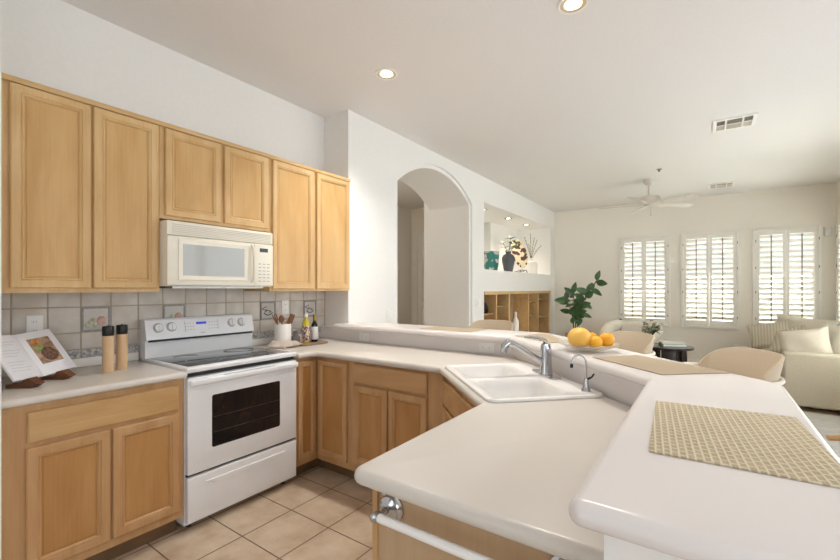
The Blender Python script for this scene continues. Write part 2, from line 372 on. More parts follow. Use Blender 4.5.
# small dark wall hook lamp in the hall
mb = MB(frame((HX, 5.9, 2.15), (0, 1, 0))); mb.box((-.03, -.08, 0), (.03, .08, .02), .006); mb.tube([(0, 0, .02), (0, .02, .07), (0, .07, .09)], .012)
t = mb.build('wall_sconce', 'black'); tag(t, 'small black wall sconce high in the hallway seen through the arch', 'wall lamp')

# ------------------------------------------------------------ windows and shutters
def window(name, T, w, z0, z1, mid):
    mb = MB(T); t = .05
    mb.box((0, z0, -.14), (t, z1, -.08)).box((w-t, z0, -.14), (w, z1, -.08)).box((t, z0, -.14), (w-t, z0+t, -.08)).box((t, z1-t, -.14), (w-t, z1, -.08)).box((t, mid-.02, -.13), (w-t, mid+.02, -.09))
    f = struct(mb.build(name, 'trimw', smooth=0))
    MB(T).box((t, z0+t, -.112), (w-t, mid-.02, -.108)).box((t, mid+.02, -.112), (w-t, z1-t, -.108)).build('window_pane', 'glass', f, smooth=0)
def shutter(T, w, z0, z1, label):
    root = thing('plantation_shutter', label, 'window shutter', T @ Vector((w/2, z0, 0)), 'plantation shutters in the living room')
    fr = MB(T); b = .05
    for a, c in [((0, z0, 0), (b, z1, .035)), ((w-b, z0, 0), (w, z1, .035)), ((b, z0, 0), (w-b, z0+b, .035)), ((b, z1-b, 0), (w-b, z1, .035))]: fr.box(a, c, .006, 1)
    fr.build('shutter_frame', 'shutter', root)
    pw = (w-2*b)/2
    for k in range(2):
        u0 = b+k*pw; s = .042; p = MB(T); v0 = z0+b; v1 = z1-b
        p.box((u0+.002, v0, .0), (u0+s, v1, .028), .003, 1).box((u0+pw-s, v0, .0), (u0+pw-.002, v1, .028), .003, 1)
        p.box((u0+s, v0, .0), (u0+pw-s, v0+.09, .028)).box((u0+s, v1-.055, .0), (u0+pw-s, v1, .028))
        pn = p.build('shutter_panel', 'shutter', root, smooth=0)
        lv = MB(T); a0 = v0+.09; a1 = v1-.055; n = 17; g = (a1-a0)/n
        for i in range(n):
            c = a0+g*(i+.5); R = Matrix.Translation((u0+pw/2, c, .012)) @ Matrix.Rotation(math.radians(46), 4, 'X')
            h = .04; hw = pw/2-s-.001
            rings = [[(x, -h, 0), (x, -h*.4, .004), (x, h*.4, .004), (x, h, 0), (x, h*.4, -.004), (x, -h*.4, -.004)] for x in (-hw, hw)]
            lv.loft(rings, T=R)
        lv.build('louvers', 'shutter', pn, smooth=0)
        MB(T).box((u0+pw/2-.008, a0+.03, .043), (u0+pw/2+.008, a1-.01, .053)).build('tilt_rod', 'canring', pn, smooth=0)  # grey puts the backlit shade of the rod into its colour
        for q in (.12, .38, .62, .88):
            uu = .004+b*.6 if k == 0 else w-b*.6-.012; MB(T).box((uu, z0+(z1-z0)*q-.02, .0355), (uu+.012, z0+(z1-z0)*q+.02, .042)).build('hinge', 'steel', pn, smooth=0)
lab = ['white louvered shutters nearest the potted plant, leftmost of the three on the far wall', 'white louvered shutters in the middle of the three on the far wall', 'white louvered shutters above the sofa pillows, rightmost of the three on the far wall']
for i, (a, b) in enumerate(WIN):
    T = frame((a, YB, 0), (1, 0, 0)); window('window_%d' % (i+1), frame((a+.05, YB, 0), (1, 0, 0)), b-a-.1, .72, 2.32, 1.38)
    shutter(T, b-a, .67, 2.36, lab[i])
TR = frame((XR, 8.7, 0), (0, -1, 0)); window('window_4', frame((XR, 8.65, 0), (0, -1, 0)), 1.5, .72, 2.32, 1.38)
shutter(TR, 1.6, .67, 2.36, 'white louvered shutters on the right side wall at the edge of the photo')
window('window_5', frame((XR, 6.6, 0), (0, -1, 0)), 1.5, .72, 2.32, 1.38)  # unseen extra window, added to let more light into the living room
# patio door frame
TP = frame((XR, 4.7, 0), (0, -1, 0)); mb = MB(TP)
for a, b in [((0, 0, -.12), (.06, 2.4, -.04)), ((2.34, 0, -.12), (2.4, 2.4, -.04)), ((.06, 2.33, -.12), (2.34, 2.4, -.04)), ((.06, 0, -.12), (2.34, .07, -.04)), ((1.16, .07, -.12), (1.24, 2.33, -.04))]: mb.box(a, b)
pd = struct(mb.build('door_2', 'trimw', smooth=0))
# garden outside
struct(MB().box((-9, YB+.6, -.3), (12, 16, -.12)).build('exterior_ground', 'ext', smooth=0))  # pale ground slab outside the far windows, not trim
tag(MB().box((-6, 12.2, -.11), (8, 12.4, 1.75)).build('garden_wall', 'ext', smooth=0), 'pale garden wall outside glimpsed between the shutter louvers', 'garden wall', kind='structure')

# ------------------------------------------------------------ backsplash
root = struct(MB().box((XW, .38, .914), (XW+.0115, YS, 1.40)).build('trim_1', 'grout', smooth=0))
mb = MB(); mbs = MB(); mbd = MB()
ys = [.391+.1475*k for k in range(17)]; deco = {(3, 1), (6, 1), (10, 1), (14, 1), (12, 0)}
ys = [.40, .543, .689, .836, .983, 1.13, 1.275, 1.421, 1.567, 1.714, 1.86, 2.006, 2.152, 2.298, 2.444, 2.59, 2.695]
rows = [(1.018, 1.115), (1.115, 1.264), (1.264, 1.398)]; g = .0035
DC = []
for i in range(len(ys)-1):
    for j, (z0, z1) in enumerate(rows):
        mb.mi = random.randint(0, 1)
        if (i, j) in {(3, 1), (6, 1), (11, 1), (14, 1)} or (i, j) == (12, 0): DC.append((i, j)); continue
        mb.box((XW+.008, ys[i]+g, z0+g), (XW+.0145, ys[i+1]-g, z1-g), .0025, 2)
mb.build('stone_tiles', ['tile', 'tile_b'], root)
mb = MB()
for i in range(len(ys)-1): mb.box((XW+.004, ys[i]+.002, .968), (XW+.017, ys[i+1]-.002, 1.015), .004)
for k in range(150):
    y = .41+k*.0153; 
    if y > 2.68: break
    mb.lathe([(.0001, 0), (.006, .001), (.0075, .003), (.004, .006), (.0001, .007)], 7, T=frame((XW+.016, y, .985+.014*(k % 2)), (0, 1, 0)))
mb.build('relief_border', 'deco', root)
for i, j in DC:
    z0, z1 = rows[j]; T = frame((XW+.004, ys[i]+.003, z0+.003), (0, 1, 0)); w = ys[i+1]-ys[i]-.006; h = z1-z0-.006
    o = MB(T).box((0, 0, 0), (w, h, .011), .002).build('decorative_tile', 'decobase', root)
    b = MB(T)
    for q in [((0, 0, .008), (w, .01, .017)), ((0, h-.01, .008), (w, h, .017)), ((0, .01, .008), (.01, h-.01, .017)), ((w-.01, .01, .008), (w, h-.01, .017))]: b.box(q[0], q[1], .003)
    b.build('rope_frame', 'decoframe', o)
    if i in (11, 14):
        s = MB(T); cx, cy = w*.5, h*.42
        s.tube([(cx-.04+.08*k/12, cy-.018*math.sin(PI*k/12)-.008, .013) for k in range(13)], .004, 6)
        s.tube([(cx-.035+.02*math.sin(k*.7), cy+.004*k, .013) for k in range(12)], .003, 6)
        s.tube([(cx+.005+.022*math.sin(k*.6), cy-.005+.003*k, .013) for k in range(10)], .003, 6)
        s.build('ink_drawing', 'ink', o)
    else:
        s = MB(T); s.lathe([(.024, 0), (.022, .005), (.012, .01), (.0001, .012)], 12, T=Matrix.Translation((w*.68, h*.42, .01)) @ Matrix.Diagonal((1, 1.25, 1, 1)))
        for k in range(5): s.tube([(w*.68, h*.28, .018), (w*.68+.022*math.sin((k-2)*.45), h*.28+.045*math.cos((k-2)*.4), .019)], .003, 5)
        s.build('pink_shell', 'shell_pink', o)
        s = MB(T)
        for k in range(4): s.lathe([(.016, 0), (.014, .004), (.007, .008), (.0001, .009)], 10, T=Matrix.Translation((w*(.2+.09*k), h*(.25+.1*(k % 3)), .01)))
        s.build('cream_shells', 'shell_cream', o)

# ------------------------------------------------------------ cabinets
def door_mesh(T, w, h, mats, name, parent, fw=.052, t=.019):
    mb = MB(T)
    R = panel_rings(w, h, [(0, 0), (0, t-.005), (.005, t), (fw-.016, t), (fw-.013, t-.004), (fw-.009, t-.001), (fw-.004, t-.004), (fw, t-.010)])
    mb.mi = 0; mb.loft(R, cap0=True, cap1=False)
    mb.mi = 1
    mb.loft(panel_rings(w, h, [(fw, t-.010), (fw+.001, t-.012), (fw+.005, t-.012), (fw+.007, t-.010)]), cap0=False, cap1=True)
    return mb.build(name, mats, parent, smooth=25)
def drawer_mesh(T, w, h, m, name, parent, t=.019):
    mb = MB(T); mb.loft(panel_rings(w, h, [(0, 0), (0, t-.006), (.006, t-.001), (.012, t)])); return mb.build(name, m, parent, smooth=25)
UF, BF = XW+.335, XW+.60      # cabinet face planes (before doors)
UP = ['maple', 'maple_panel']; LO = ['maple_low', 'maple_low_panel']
def upper(label, y0, y1, z0, z1, doors, zt):
    root = thing('wall_cabinet', label, 'cabinet', (UF, (y0+y1)/2, z0), 'maple wall cabinets')
    MB().box((XW+.001, y0+.001, z0), (UF-.019, y1-.001, z1)).build('cabinet_box', 'maple_y', root, smooth=0)
    ff = MB(frame((UF-.0185, 0, 0), (0, 1, 0)))
    ff.box((y0+.001, z0, 0), (y1-.001, z1, .0185)); ff.build('face_frame', 'maple', root, smooth=0)
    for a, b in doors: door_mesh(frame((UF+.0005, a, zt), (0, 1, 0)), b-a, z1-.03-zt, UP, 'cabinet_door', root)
upper('tall maple wall cabinet with two doors at the left, over the open cookbook', .385, 1.12, 1.35, 2.36, [(.478, .785), (.795, 1.105)], 1.372)
upper('short maple wall cabinet with two doors above the microwave', 1.12, 1.865, 1.79, 2.36, [(1.145, 1.488), (1.512, 1.845)], 1.808)
upper('tall maple wall cabinet with two doors over the utensil crock and oil bottles', 1.865, 2.698, 1.35, 2.36, [(1.885, 2.275), (2.305, 2.685)], 1.368)
cr = MB(frame((UF-.02, 0, 0), (0, 1, 0))); cr.box((.385, 2.335, .02), (2.698, 2.362, .034), .003); tag(cr.build('cabinet_trim', 'maple_y'), 'narrow maple molding strip along the top of the wall cabinets', 'molding')

def base(label, T, w, boxd, fronts, drawers, doors, lo=LO, dm='maple_low_y', fm='maple_low', toe=True, top=.872):
    """T: frame at left bottom of the face plane, local (u, v, out)"""
    root = thing('base_cabinet', label, 'cabinet', T @ Vector((w/2, 0, 0)), 'maple base cabinets')
    if boxd: MB(T).box((.001, .1, -boxd), (w-.001, top, -.02)).build('cabinet_box', fm, root, smooth=0)
    MB(T).box((.001, .1, -.0195), (w-.001, .872, 0)).build('face_frame', fm, root, smooth=0)
    if toe: MB(T).box((0.002, .0, -.09), (w-.002, .099, -.075)).build('toe_kick', 'toe', root, smooth=0)
    for u0, u1, v0, v1 in drawers: drawer_mesh(T @ Matrix.Translation((u0, v0, .0005)), u1-u0, v1-v0, dm, 'drawer_front', root)
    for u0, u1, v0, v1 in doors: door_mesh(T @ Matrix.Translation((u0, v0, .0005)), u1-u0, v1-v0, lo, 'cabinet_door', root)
    return root
T = frame((BF, .385, 0), (0, 1, 0))
base('maple base cabinet with a wide drawer and two doors, left of the white stove', T, .745, .59, 0, [(.1, .715, .705, .838)], [(.095, .398, .145, .684), (.408, .718, .145, .684)])
# corner cabinet (two hinged doors meeting in the corner)
root = thing('corner_cabinet', 'maple corner base cabinet with a folding door right of the stove', 'cabinet', (-2.40, 2.07, 0), 'maple base cabinets')
MB().box((XW+.02, 1.892, .1), (BF-.001, 2.63, .872)).box((BF, 2.091, .1), (-2.052, 2.63, .872)).build('cabinet_box', 'maple_low', root, smooth=0)
MB().box((XW+.1, 1.892, 0), (BF-.075, 2.6, .099)).box((BF-.07, 2.165, 0), (-2.054, 2.18, .099)).build('toe_kick', 'toe', root, smooth=0)
door_mesh(frame((BF, 1.91, .145), (0, 1, 0)), .155, .70, LO, 'cabinet_door', root, fw=.042)
door_mesh(frame((-2.375, 2.09, .145), (1, 0, 0)), .295, .70, LO, 'cabinet_door', root, fw=.045)
T = frame((-2.05, 2.09, 0), (1, 0, 0))
base('maple base cabinet with one drawer over two doors on the back run', T, .76, .53, 0, [(.04, .65, .722, .853)], [(.04, .337, .165, .706), (.352, .65, .165, .706)], dm='maple_low_x')
# diagonal sink cabinet
q = .82; ax, ay = -1.285, 2.085
T = frame((-1.277, 2.077, 0), (1, -1, 0)); Ld = (-.705+1.277)*math.sqrt(2)
base('maple sink base cabinet set diagonally under the white sink', T, Ld, .42, 0, [(.03, Ld/2-.008, .70, .84), (Ld/2+.008, Ld-.03, .70, .84)], [(.03, Ld/2-.008, .165, .685), (Ld/2+.008, Ld-.03, .165, .685)], dm='maple_low_x', top=.70)
# peninsula
root = thing('peninsula_cabinet', 'maple peninsula end cabinet with pale end panel behind the towel bar', 'cabinet', (-.42, .81, 0))
MB().box((-.685, .825, .1), (-.14, 1.40, .872)).build('cabinet_box', 'maple_low', root, smooth=0)
MB().box((-.705, .805, 0), (-.135, .824, .872)).build('end_panel', 'maple_end', root, smooth=0)
MB().box((-.708, .800, 0), (-.692, .8045, .872)).build('corner_stile', 'maple_low', root, smooth=0)
for k in range(2): door_mesh(frame((-.686, 1.46-.315*k, .145), (0, -1, 0)), .30, .69, LO, 'cabinet_door', root)

# ------------------------------------------------------------ worktops
def worktop(name, pts, rad, z0, z1, m, label, cat, r=None):
    mb = MB(); slab(mb, pts, rad, z0, z1, r); return tag(mb.build(name, m), label, cat)
wl = worktop('worktop', [(XW, .38), (-2.355, .38), (-2.355, 1.131), (XW, 1.131)], [0, 0, 0, 0], .874, .914, 'laminate', 'cream worktop left of the stove carrying the open cookbook', 'countertop')
MB().box((XW+.0005, .38, .915), (XW+.02, 1.131, .966), .004).build('upstand', 'upstand', wl)
wm = worktop('worktop', [(XW, 1.889), (-2.355, 1.889), (-2.355, 2.03), (-1.28, 2.03), (-.749, 1.499), (-.749, .755), (-.136, .758), (-.136, 1.683), (-1.087, 2.634), (XW, 2.634)],
             [0, 0, .06, .03, .03, .035, 0, 0, 0, 0], .874, .914, 'laminate', 'large cream worktop wrapping from the stove past the sink to the peninsula end', 'countertop')
MB().box((XW+.0005, 1.889, .915), (XW+.02, 2.634, .966), .004).build('upstand', 'upstand', wm)
RS = Matrix.Translation((-.805, 1.955, 0)) @ Matrix.Rotation(-PI/4, 4, 'Z')   # local x along diagonal (1,-1), local y towards (1,1)
c = MB(RS).box((-.37, -.235, .8), (.37, .235, 1)).build('cutter', 'sink'); cut(wm, c)
# bar ledge
LP = [(XA-.03, 2.53), (-1.07, 2.53), (-.172, 1.632), (-.172, .616), (.204, .616), (.204, 1.775), (-.916, 2.895), (XA+.002, 2.895), (XA+.002, 2.695), (XA-.03, 2.695)]
worktop('bar_ledge', LP, [0, .03, .03, .022, .03, .03, .03, 0, 0, 0], 1.021, 1.061, 'ledge', 'raised white bar top with rounded edge running above the sink to the foreground', 'bar counter')

# ------------------------------------------------------------ sink
root = thing('kitchen_sink', 'white double-bowl drop-in sink set diagonally in the worktop', 'sink', (-.805, 1.955, .914), rz=-PI/4)
def rrect(x0, y0, x1, y1, r, z, n=5):
    P = round_poly([(x0, y0), (x1, y0), (x1, y1), (x0, y1)], r, n); return [(p.x, p.y, z) for p in P]
hx, hy = .39, .258
mb = MB(RS)
mb.loft([rrect(-hx, -hy, hx, hy, .045, .9145), rrect(-hx-.003, -hy-.003, hx+.003, hy+.003, .048, .919), rrect(-hx, -hy, hx, hy, .045, .926), rrect(-hx+.012, -hy+.012, hx-.012, hy-.012, .035, .928)], cap0=False, cap1=False)
# deck with two holes as quads
def ringpts(x0, y0, x1, y1, r, z): return rrect(x0, y0, x1, y1, r, z)
bowls = [(-.355, -.215, -.022, .13), (.022, -.215, .355, .13)]
O = rrect(-hx+.012, -hy+.012, hx-.012, hy-.012, .035, .928)
def deck(x0, x1):
    # outer boundary rectangle per half, bridged to bowl ring
    out = []
    return out
for bi, (x0, y0, x1, y1) in enumerate(bowls):
    X0, X1 = (-hx+.012, 0) if bi == 0 else (0, hx-.012)
    Y0, Y1 = -hy+.012, hy-.012; rr = .07
    inner = rrect(x0, y0, x1, y1, rr, .928, 6)
    outer = []
    for (x, y, z) in inner:
        cx, cy = (x0+x1)/2, (y0+y1)/2; dx, dy = x-cx, y-cy
        kx = abs(dx)/((x1-x0)/2); ky = abs(dy)/((y1-y0)/2)
        if kx >= ky: ox = X1 if dx > 0 else X0; oy = cy+dy/kx*1.0; oy = Y0 if ky/kx > .97 and dy < 0 else (Y1 if ky/kx > .97 and dy > 0 else (cy + (dy/kx)*((Y1-cy)/((y1-y0)/2) if dy > 0 else (cy-Y0)/((y1-y0)/2))))
        else: oy = Y1 if dy > 0 else Y0; ox = cx + (dx/ky)*((X1-cx)/((x1-x0)/2) if dx > 0 else (cx-X0)/((x1-x0)/2))
        outer.append((ox, oy, .928))
    rings = [outer, inner, rrect(x0+.006, y0+.006, x1-.006, y1-.006, rr-.006, .922, 6), rrect(x0+.012, y0+.012, x1-.012, y1-.012, rr-.01, .90, 6),
             rrect(x0+.028, y0+.028, x1-.028, y1-.028, rr-.012, .76, 6), rrect(x0+.06, y0+.06, x1-.06, y1-.06, .04, .735, 6)]
    mb.loft(rings, cap0=False, cap1=True)
sk = mb.build('sink_basin', 'sink', root, smooth=50)
for bi, x in enumerate((-.188, .188)): MB(RS).lathe([(.04, .7355), (.04, .738), (.03, .7385), (.0001, .736)], 20, c=(x, -.04, 0)).build('drain', 'chrome', root)
# faucet
fx, fy = -.680, 2.10
FT = Matrix.Translation((fx, fy, .9285)) @ Matrix.Rotation(-PI/4, 4, 'Z')  # local -y towards the sink centre
root = thing('kitchen_faucet', 'chrome pull-out kitchen faucet with lever behind the sink', 'faucet', (fx, fy, .9285), rz=-PI/4)
mb = MB(FT); slab(mb, [(-.12, -.03), (.12, -.03), (.12, .03), (-.12, .03)], .028, 0, .009, .004); mb.build('deck_plate', 'chrome', root)
MB(FT).lathe([(.034, .009), (.032, .02), (.029, .06), (.027, .11), (.028, .135), (.024, .158), (.012, .168), (.001, .17)], 24).build('faucet_body', 'chrome', root)
MB(FT).tube([(0, -.01, .06), (0, -.06, .092), (0, -.13, .135), (0, -.185, .165)], [.017, .0155, .0145, .016], 14).build('spout', 'chrome', root)
MB(FT).tube([(0, -.18, .164), (0, -.205, .168), (0, -.224, .152), (0, -.232, .122)], [.017, .02, .02, .017], 14).build('spray_head', 'chrome', root)
MB(FT).tube([(0, .01, .15), (0, -.005, .175), (0, -.04, .19), (0, -.09, .197), (0, -.12, .195)], [.02, .018, .012, .009, .008], 12, flat=.6).build('lever_handle', 'chrome', root)
# filtered water tap
gx, gy = -.432, 1.872
GT = Matrix.Translation((gx, gy, .9285)) @ Matrix.Rotation(-PI/4+.1, 4, 'Z')
root = thing('water_tap', 'slim chrome gooseneck water tap with black tip at the right of the sink', 'faucet', (gx, gy, .9285))
MB(GT).lathe([(.02, 0), (.018, .008), (.012, .02), (.01, .045), (.007, .055), (.001, .056)], 18).build('tap_base', 'chrome', root)
pts = [(0, 0, .05), (0, 0, .11)] + [(0, -.035+.035*math.cos(a), .12+.038*math.sin(a)) for a in [PI*k/10 for k in range(1, 10)]] + [(0, -.072, .12)]
MB(GT).tube(pts, .0045, 10).build('gooseneck', 'chrome', root)
MB(GT).tube([(0, -.072, .121), (0, -.073, .104)], .0065, 10).build('tap_tip', 'black', root)
MB(GT).tube([(.0, .005, .05), (.02, .012, .062), (.03, .016, .078)], [.005, .004, .004], 8).build('tap_lever', 'black', root)

# ------------------------------------------------------------ stove
sy0, sy1 = 1.137, 1.883; SW = sy1-sy0; SX = -2.405
root = thing('stove', 'white freestanding electric range with black glass cooktop between the worktops', 'stove', (-2.7, 1.51, 0))
FR = frame((SX, sy0, 0), (0, 1, 0))
MB().box((XW+.03, sy0, .035), (SX, sy1, .895), .004).build('oven_body', 'white_enamel', root)
for yy in (sy0+.05, sy1-.05):
    for xx in (SX-.06, XW+.12): MB().lathe([(.018, 0), (.018, .034)], 12, c=(xx, yy, 0)).build('foot', 'black', root)
mb = MB(); mb.box((XW+.03, sy0-.002, .896), (-2.372, sy1+.002, .926), .009, 3); mb.build('cooktop_frame', 'white_enamel', root)
MB().box((XW+.10, sy0+.03, .9255), (-2.42, sy1-.03, .9285), .001).build('glass_cooktop', 'blackglass', root)
for bx, by, r in [(-2.56, 1.33, .10), (-2.56, 1.70, .075), (-2.79, 1.33, .075), (-2.79, 1.70, .10)]:
    MB().lathe([(r-.002, 0), (r-.002, .0006), (r, .0006), (r, 0)], 40, c=(bx, by, .9285), cap0=False, cap1=False).build('burner_ring', 'steel', root)
# oven door
od = MB(FR).box((.004, .325, .002), (SW-.004, .868, .034), .006, 3).build('oven_door', 'white_enamel', root)
mb = MB(FR); P = [(p.x, p.y) for p in round_poly([(.14, .445), (.605, .445), (.605, .75), (.14, .75)], .012)]
mb.loft([[(x, y, .033) for x, y in P], [(x, y, .0352) for x, y in P]]); win = mb.build('oven_window', 'ovenglass', od)
mb = MB(FR)
for z in (.53, .62): mb.box((.15, z, .0353), (.595, z+.002, .0357))
mb.build('oven_racks', 'steel', win, smooth=0)
hd = MB(FR); hd.box((.006, .822, .042), (SW-.006, .862, .066), .012, 3)
for u in (.04, SW-.06): hd.box((u, .83, .03), (u+.025, .85, .05), .002)
hd.build('oven_handle', 'white_enamel', od)
MB(FR).box((.01, .872, -.002), (SW-.01, .893, .012)).build('vent_gap', 'dark', root, smooth=0)
mb = MB(FR)
for k in range(34): mb.box((.2+k*.0105, .8625, .055), (.206+k*.0105, .8632, .062))
mb.build('vent_slots', 'dark', od, smooth=0)
MB(FR).box((.006, .312, -.001), (SW-.006, .324, .012)).build('drawer_gap', 'black', root, smooth=0)
dr = MB(FR).box((.004, .055, .002), (SW-.004, .309, .034), .006, 3).build('storage_drawer', 'white_enamel', root)
mb = MB(FR); mb.loft([[(.10+a*2.5, .265-a, .034+d), (SW-.10-a*2.5, .265-a, .034+d), (SW-.16-a, .235+a*.5, .034+d), (.16+a, .235+a*.5, .034+d)] for a, d in [(0, -.001), (.003, .006), (.006, .006)]]); mb.build('drawer_grip', 'white_enamel', dr)
# backguard
BG = frame((-2.90, sy0, 0), (0, 1, 0))
mb = MB(); prof = [(XW+.025, .927), (-2.905, .927), (-2.905, 1.03), (-2.885, 1.045), (-2.887, 1.06), (-2.912, 1.165), (-2.925, 1.175), (XW+.025, 1.175)]
mb.loft([[(x, y, z) for x, z in prof] for y in (sy0, sy1)]); gd = mb.build('backguard', 'white_enamel', root, smooth=30)
MB().box((-2.904, sy0+.015, 1.030), (-2.884, sy1-.015, 1.043)).build('backguard_gap', 'black', gd, smooth=0)
nrm = Vector((1, 0, .238)).normalized(); vv = Vector((-.238, 0, 1)).normalized()
PT = frame((-2.887, sy0, 1.06), (0, 1, 0), vv)
for u in (.075, .155, .572, .650):
    k = MB(PT).lathe([(.026, 0), (.025, .012), (.021, .016), (.0001, .017)], 24, c=(u, .06, 0)).build('control_knob', 'white_enamel', gd)
    MB(PT).box((u-.005, .037, .016), (u+.005, .083, .026), .003).build('knob_grip', 'white_enamel', k)
    MB(PT).lathe([(.031, 0), (.031, .0006), (.0275, .0006), (.0275, 0)], 30, c=(u, .06, 0), cap0=False, cap1=False).build('knob_ring', 'canring', gd)
MB(PT).box((.315, .066, .0), (.385, .082, .0015)).build('clock_display', 'display', gd, smooth=0)
mb = MB(PT)
for i in range(4):
    for j in range(3):
        for s in (-1, 1): mb.box((.35+s*(.055+.018*i)-.004, .03+.022*j, 0), (.35+s*(.055+.018*i)+.004, .034+.022*j, .0008))
mb.build('key_marks', 'mark', gd, smooth=0)
MB(PT).box((.34, .004, 0), (.37, .008, .001)).build('maker_badge', 'mark', gd, smooth=0)
for u in (.24, .468): MB(PT).box((u, .018, 0), (u+.002, .092, .0008)).build('panel_line', 'mark', gd, smooth=0)

# ------------------------------------------------------------ microwave
y0, y1, z0, z1, xm = 1.1215, 1.836, 1.385, 1.772, -2.60
root = thing('microwave', 'bisque over-the-range microwave below the short wall cabinet', 'microwave', (-2.8, 1.5, z0))
MB().box((XW+.01, y0, z0), (xm, y1, z1), .003).build('microwave_body', 'bisque', root)
F = frame((xm, y0, z0), (0, 1, 0)); w = y1-y0; h = z1-z0
MB(F).box((.0, h-.085, .0005), (w, h, .02), .005).build('vent_grille', 'bisque', root)
mb = MB(F)
for k in range(6): mb.box((.03, h-.076+k*.0105, .0195), (w-.02, h-.0705+k*.0105, .0215))
mb.build('grille_slots', 'bisque_vent', root, smooth=0)
dw = .56
dr = MB(F).box((0, .004, .0005), (dw, h-.089, .026), .008, 3).build('microwave_door', 'bisque', root)
mb = MB(F); mb.loft([[(a, a2, d) for a, a2 in [(.06+i, .035+i), (dw-.045-i, .035+i), (dw-.045-i, h-.105-i), (.06+i, h-.105-i)]] for i, d in [(0, .0255), (.004, .031), (.018, .031), (.028, .0275)]], cap1=True); mb.build('window_surround', 'bisque', dr)
MB(F).box((.089, .064, .027), (dw-.074, h-.134, .0285)).build('door_window', 'mwglass', dr, smooth=0)
MB(F).tube([(dw-.014, .03, .022), (dw-.014, .05, .044), (dw-.014, .15, .052), (dw-.014, .26, .044), (dw-.014, .285, .022)], .009, 10).build('door_handle', 'bisque', dr)
cp = MB(F).box((dw+.003, .004, .0005), (w, h-.089, .024), .006, 3).build('control_panel', 'bisque', root)
MB(F).box((dw+.045, h-.145, .0238), (dw+.11, h-.118, .025)).build('clock_display', 'mwdisp', cp, smooth=0)
mb = MB(F)
for i in range(3):
    for j in range(6): mb.box((dw+.035+i*.034, .035+j*.024, .0238), (dw+.057+i*.034, .041+j*.024, .0246))
mb.build('key_marks', 'mark', cp, smooth=0)
MB().box((XW+.1, y0+.05, z0-.012), (xm-.02, y1-.05, z0-.0005)).build('bottom_filter', 'steel', root, smooth=0)

# ------------------------------------------------------------ outlets and switches
def plate(T, label, kind='outlet', gang=1, rot=False, cat='power outlet', group=None):
    w, h = (.07*gang+(.045 if gang > 1 else 0) - (.045 if gang > 1 else 0), .115)
    if rot: w, h = h, w
    root = thing('wall_outlet' if kind == 'outlet' else 'light_switch', label, cat, T @ Vector((0, 0, 0)), group)
    MB(T).box((-w/2, -h/2, 0), (w/2, h/2, .006), .003).build('cover_plate', 'plastic', root)
    if kind == 'outlet':
        for s in (-1, 1):
            cx, cy = (s*.024, 0) if rot else (0, s*.024)
            soc = MB(T).lathe([(.015, .006), (.0145, .008), (.001, .008)], 16, c=(cx, cy, 0)).build('socket', 'plastic', root)
            mb = MB(T)
            for q in (-.005, .005):
                if rot: mb.box((cx-.004, cy+q-.001, .008), (cx+.004, cy+q+.001, .0085))
                else: mb.box((cx+q-.001, cy-.004, .008), (cx+q+.001, cy+.004, .0085))
            mb.build('slots', 'dark', soc, smooth=0)
    else:
        for g_ in range(gang):
            cx = (g_-(gang-1)/2)*.046; MB(T).box((cx-.014, -.033, .006), (cx+.014, .033, .010), .002).build('rocker', 'plastic', root)
    return root
plate(frame((XW+.015, .635, 1.168), (0, 1, 0)), 'white outlet on the tiled wall just above the open cookbook')
plate(frame((XW+.015, 2.245, 1.21), (0, 1, 0)), 'white outlet on the tiled wall behind the wooden utensils', gang=1)
plate(frame((-2.42, 2.634, .958), (1, 0, 0)), 'white outlet low on the bar wall near the stove-side corner, left of the arch', rot=True)
plate(frame((-1.27, 2.634, .958), (1, 0, 0)), 'white outlet low on the bar wall right behind the sink bowl', rot=True)
plate(frame((XA+.001, 3.27, 1.10), (0, 1, 0)), 'white light switch on the wall left of the arch', 'switch', cat='light switch')
plate(frame((XA+.001, 5.27, 1.17), (0, 1, 0)), 'white double light switch on the wall right of the arch', 'switch', gang=2, cat='light switch')
plate(frame((.40, YB-.001, .36), (1, 0, 0)), 'white outlet low on the far wall between the middle and right windows')

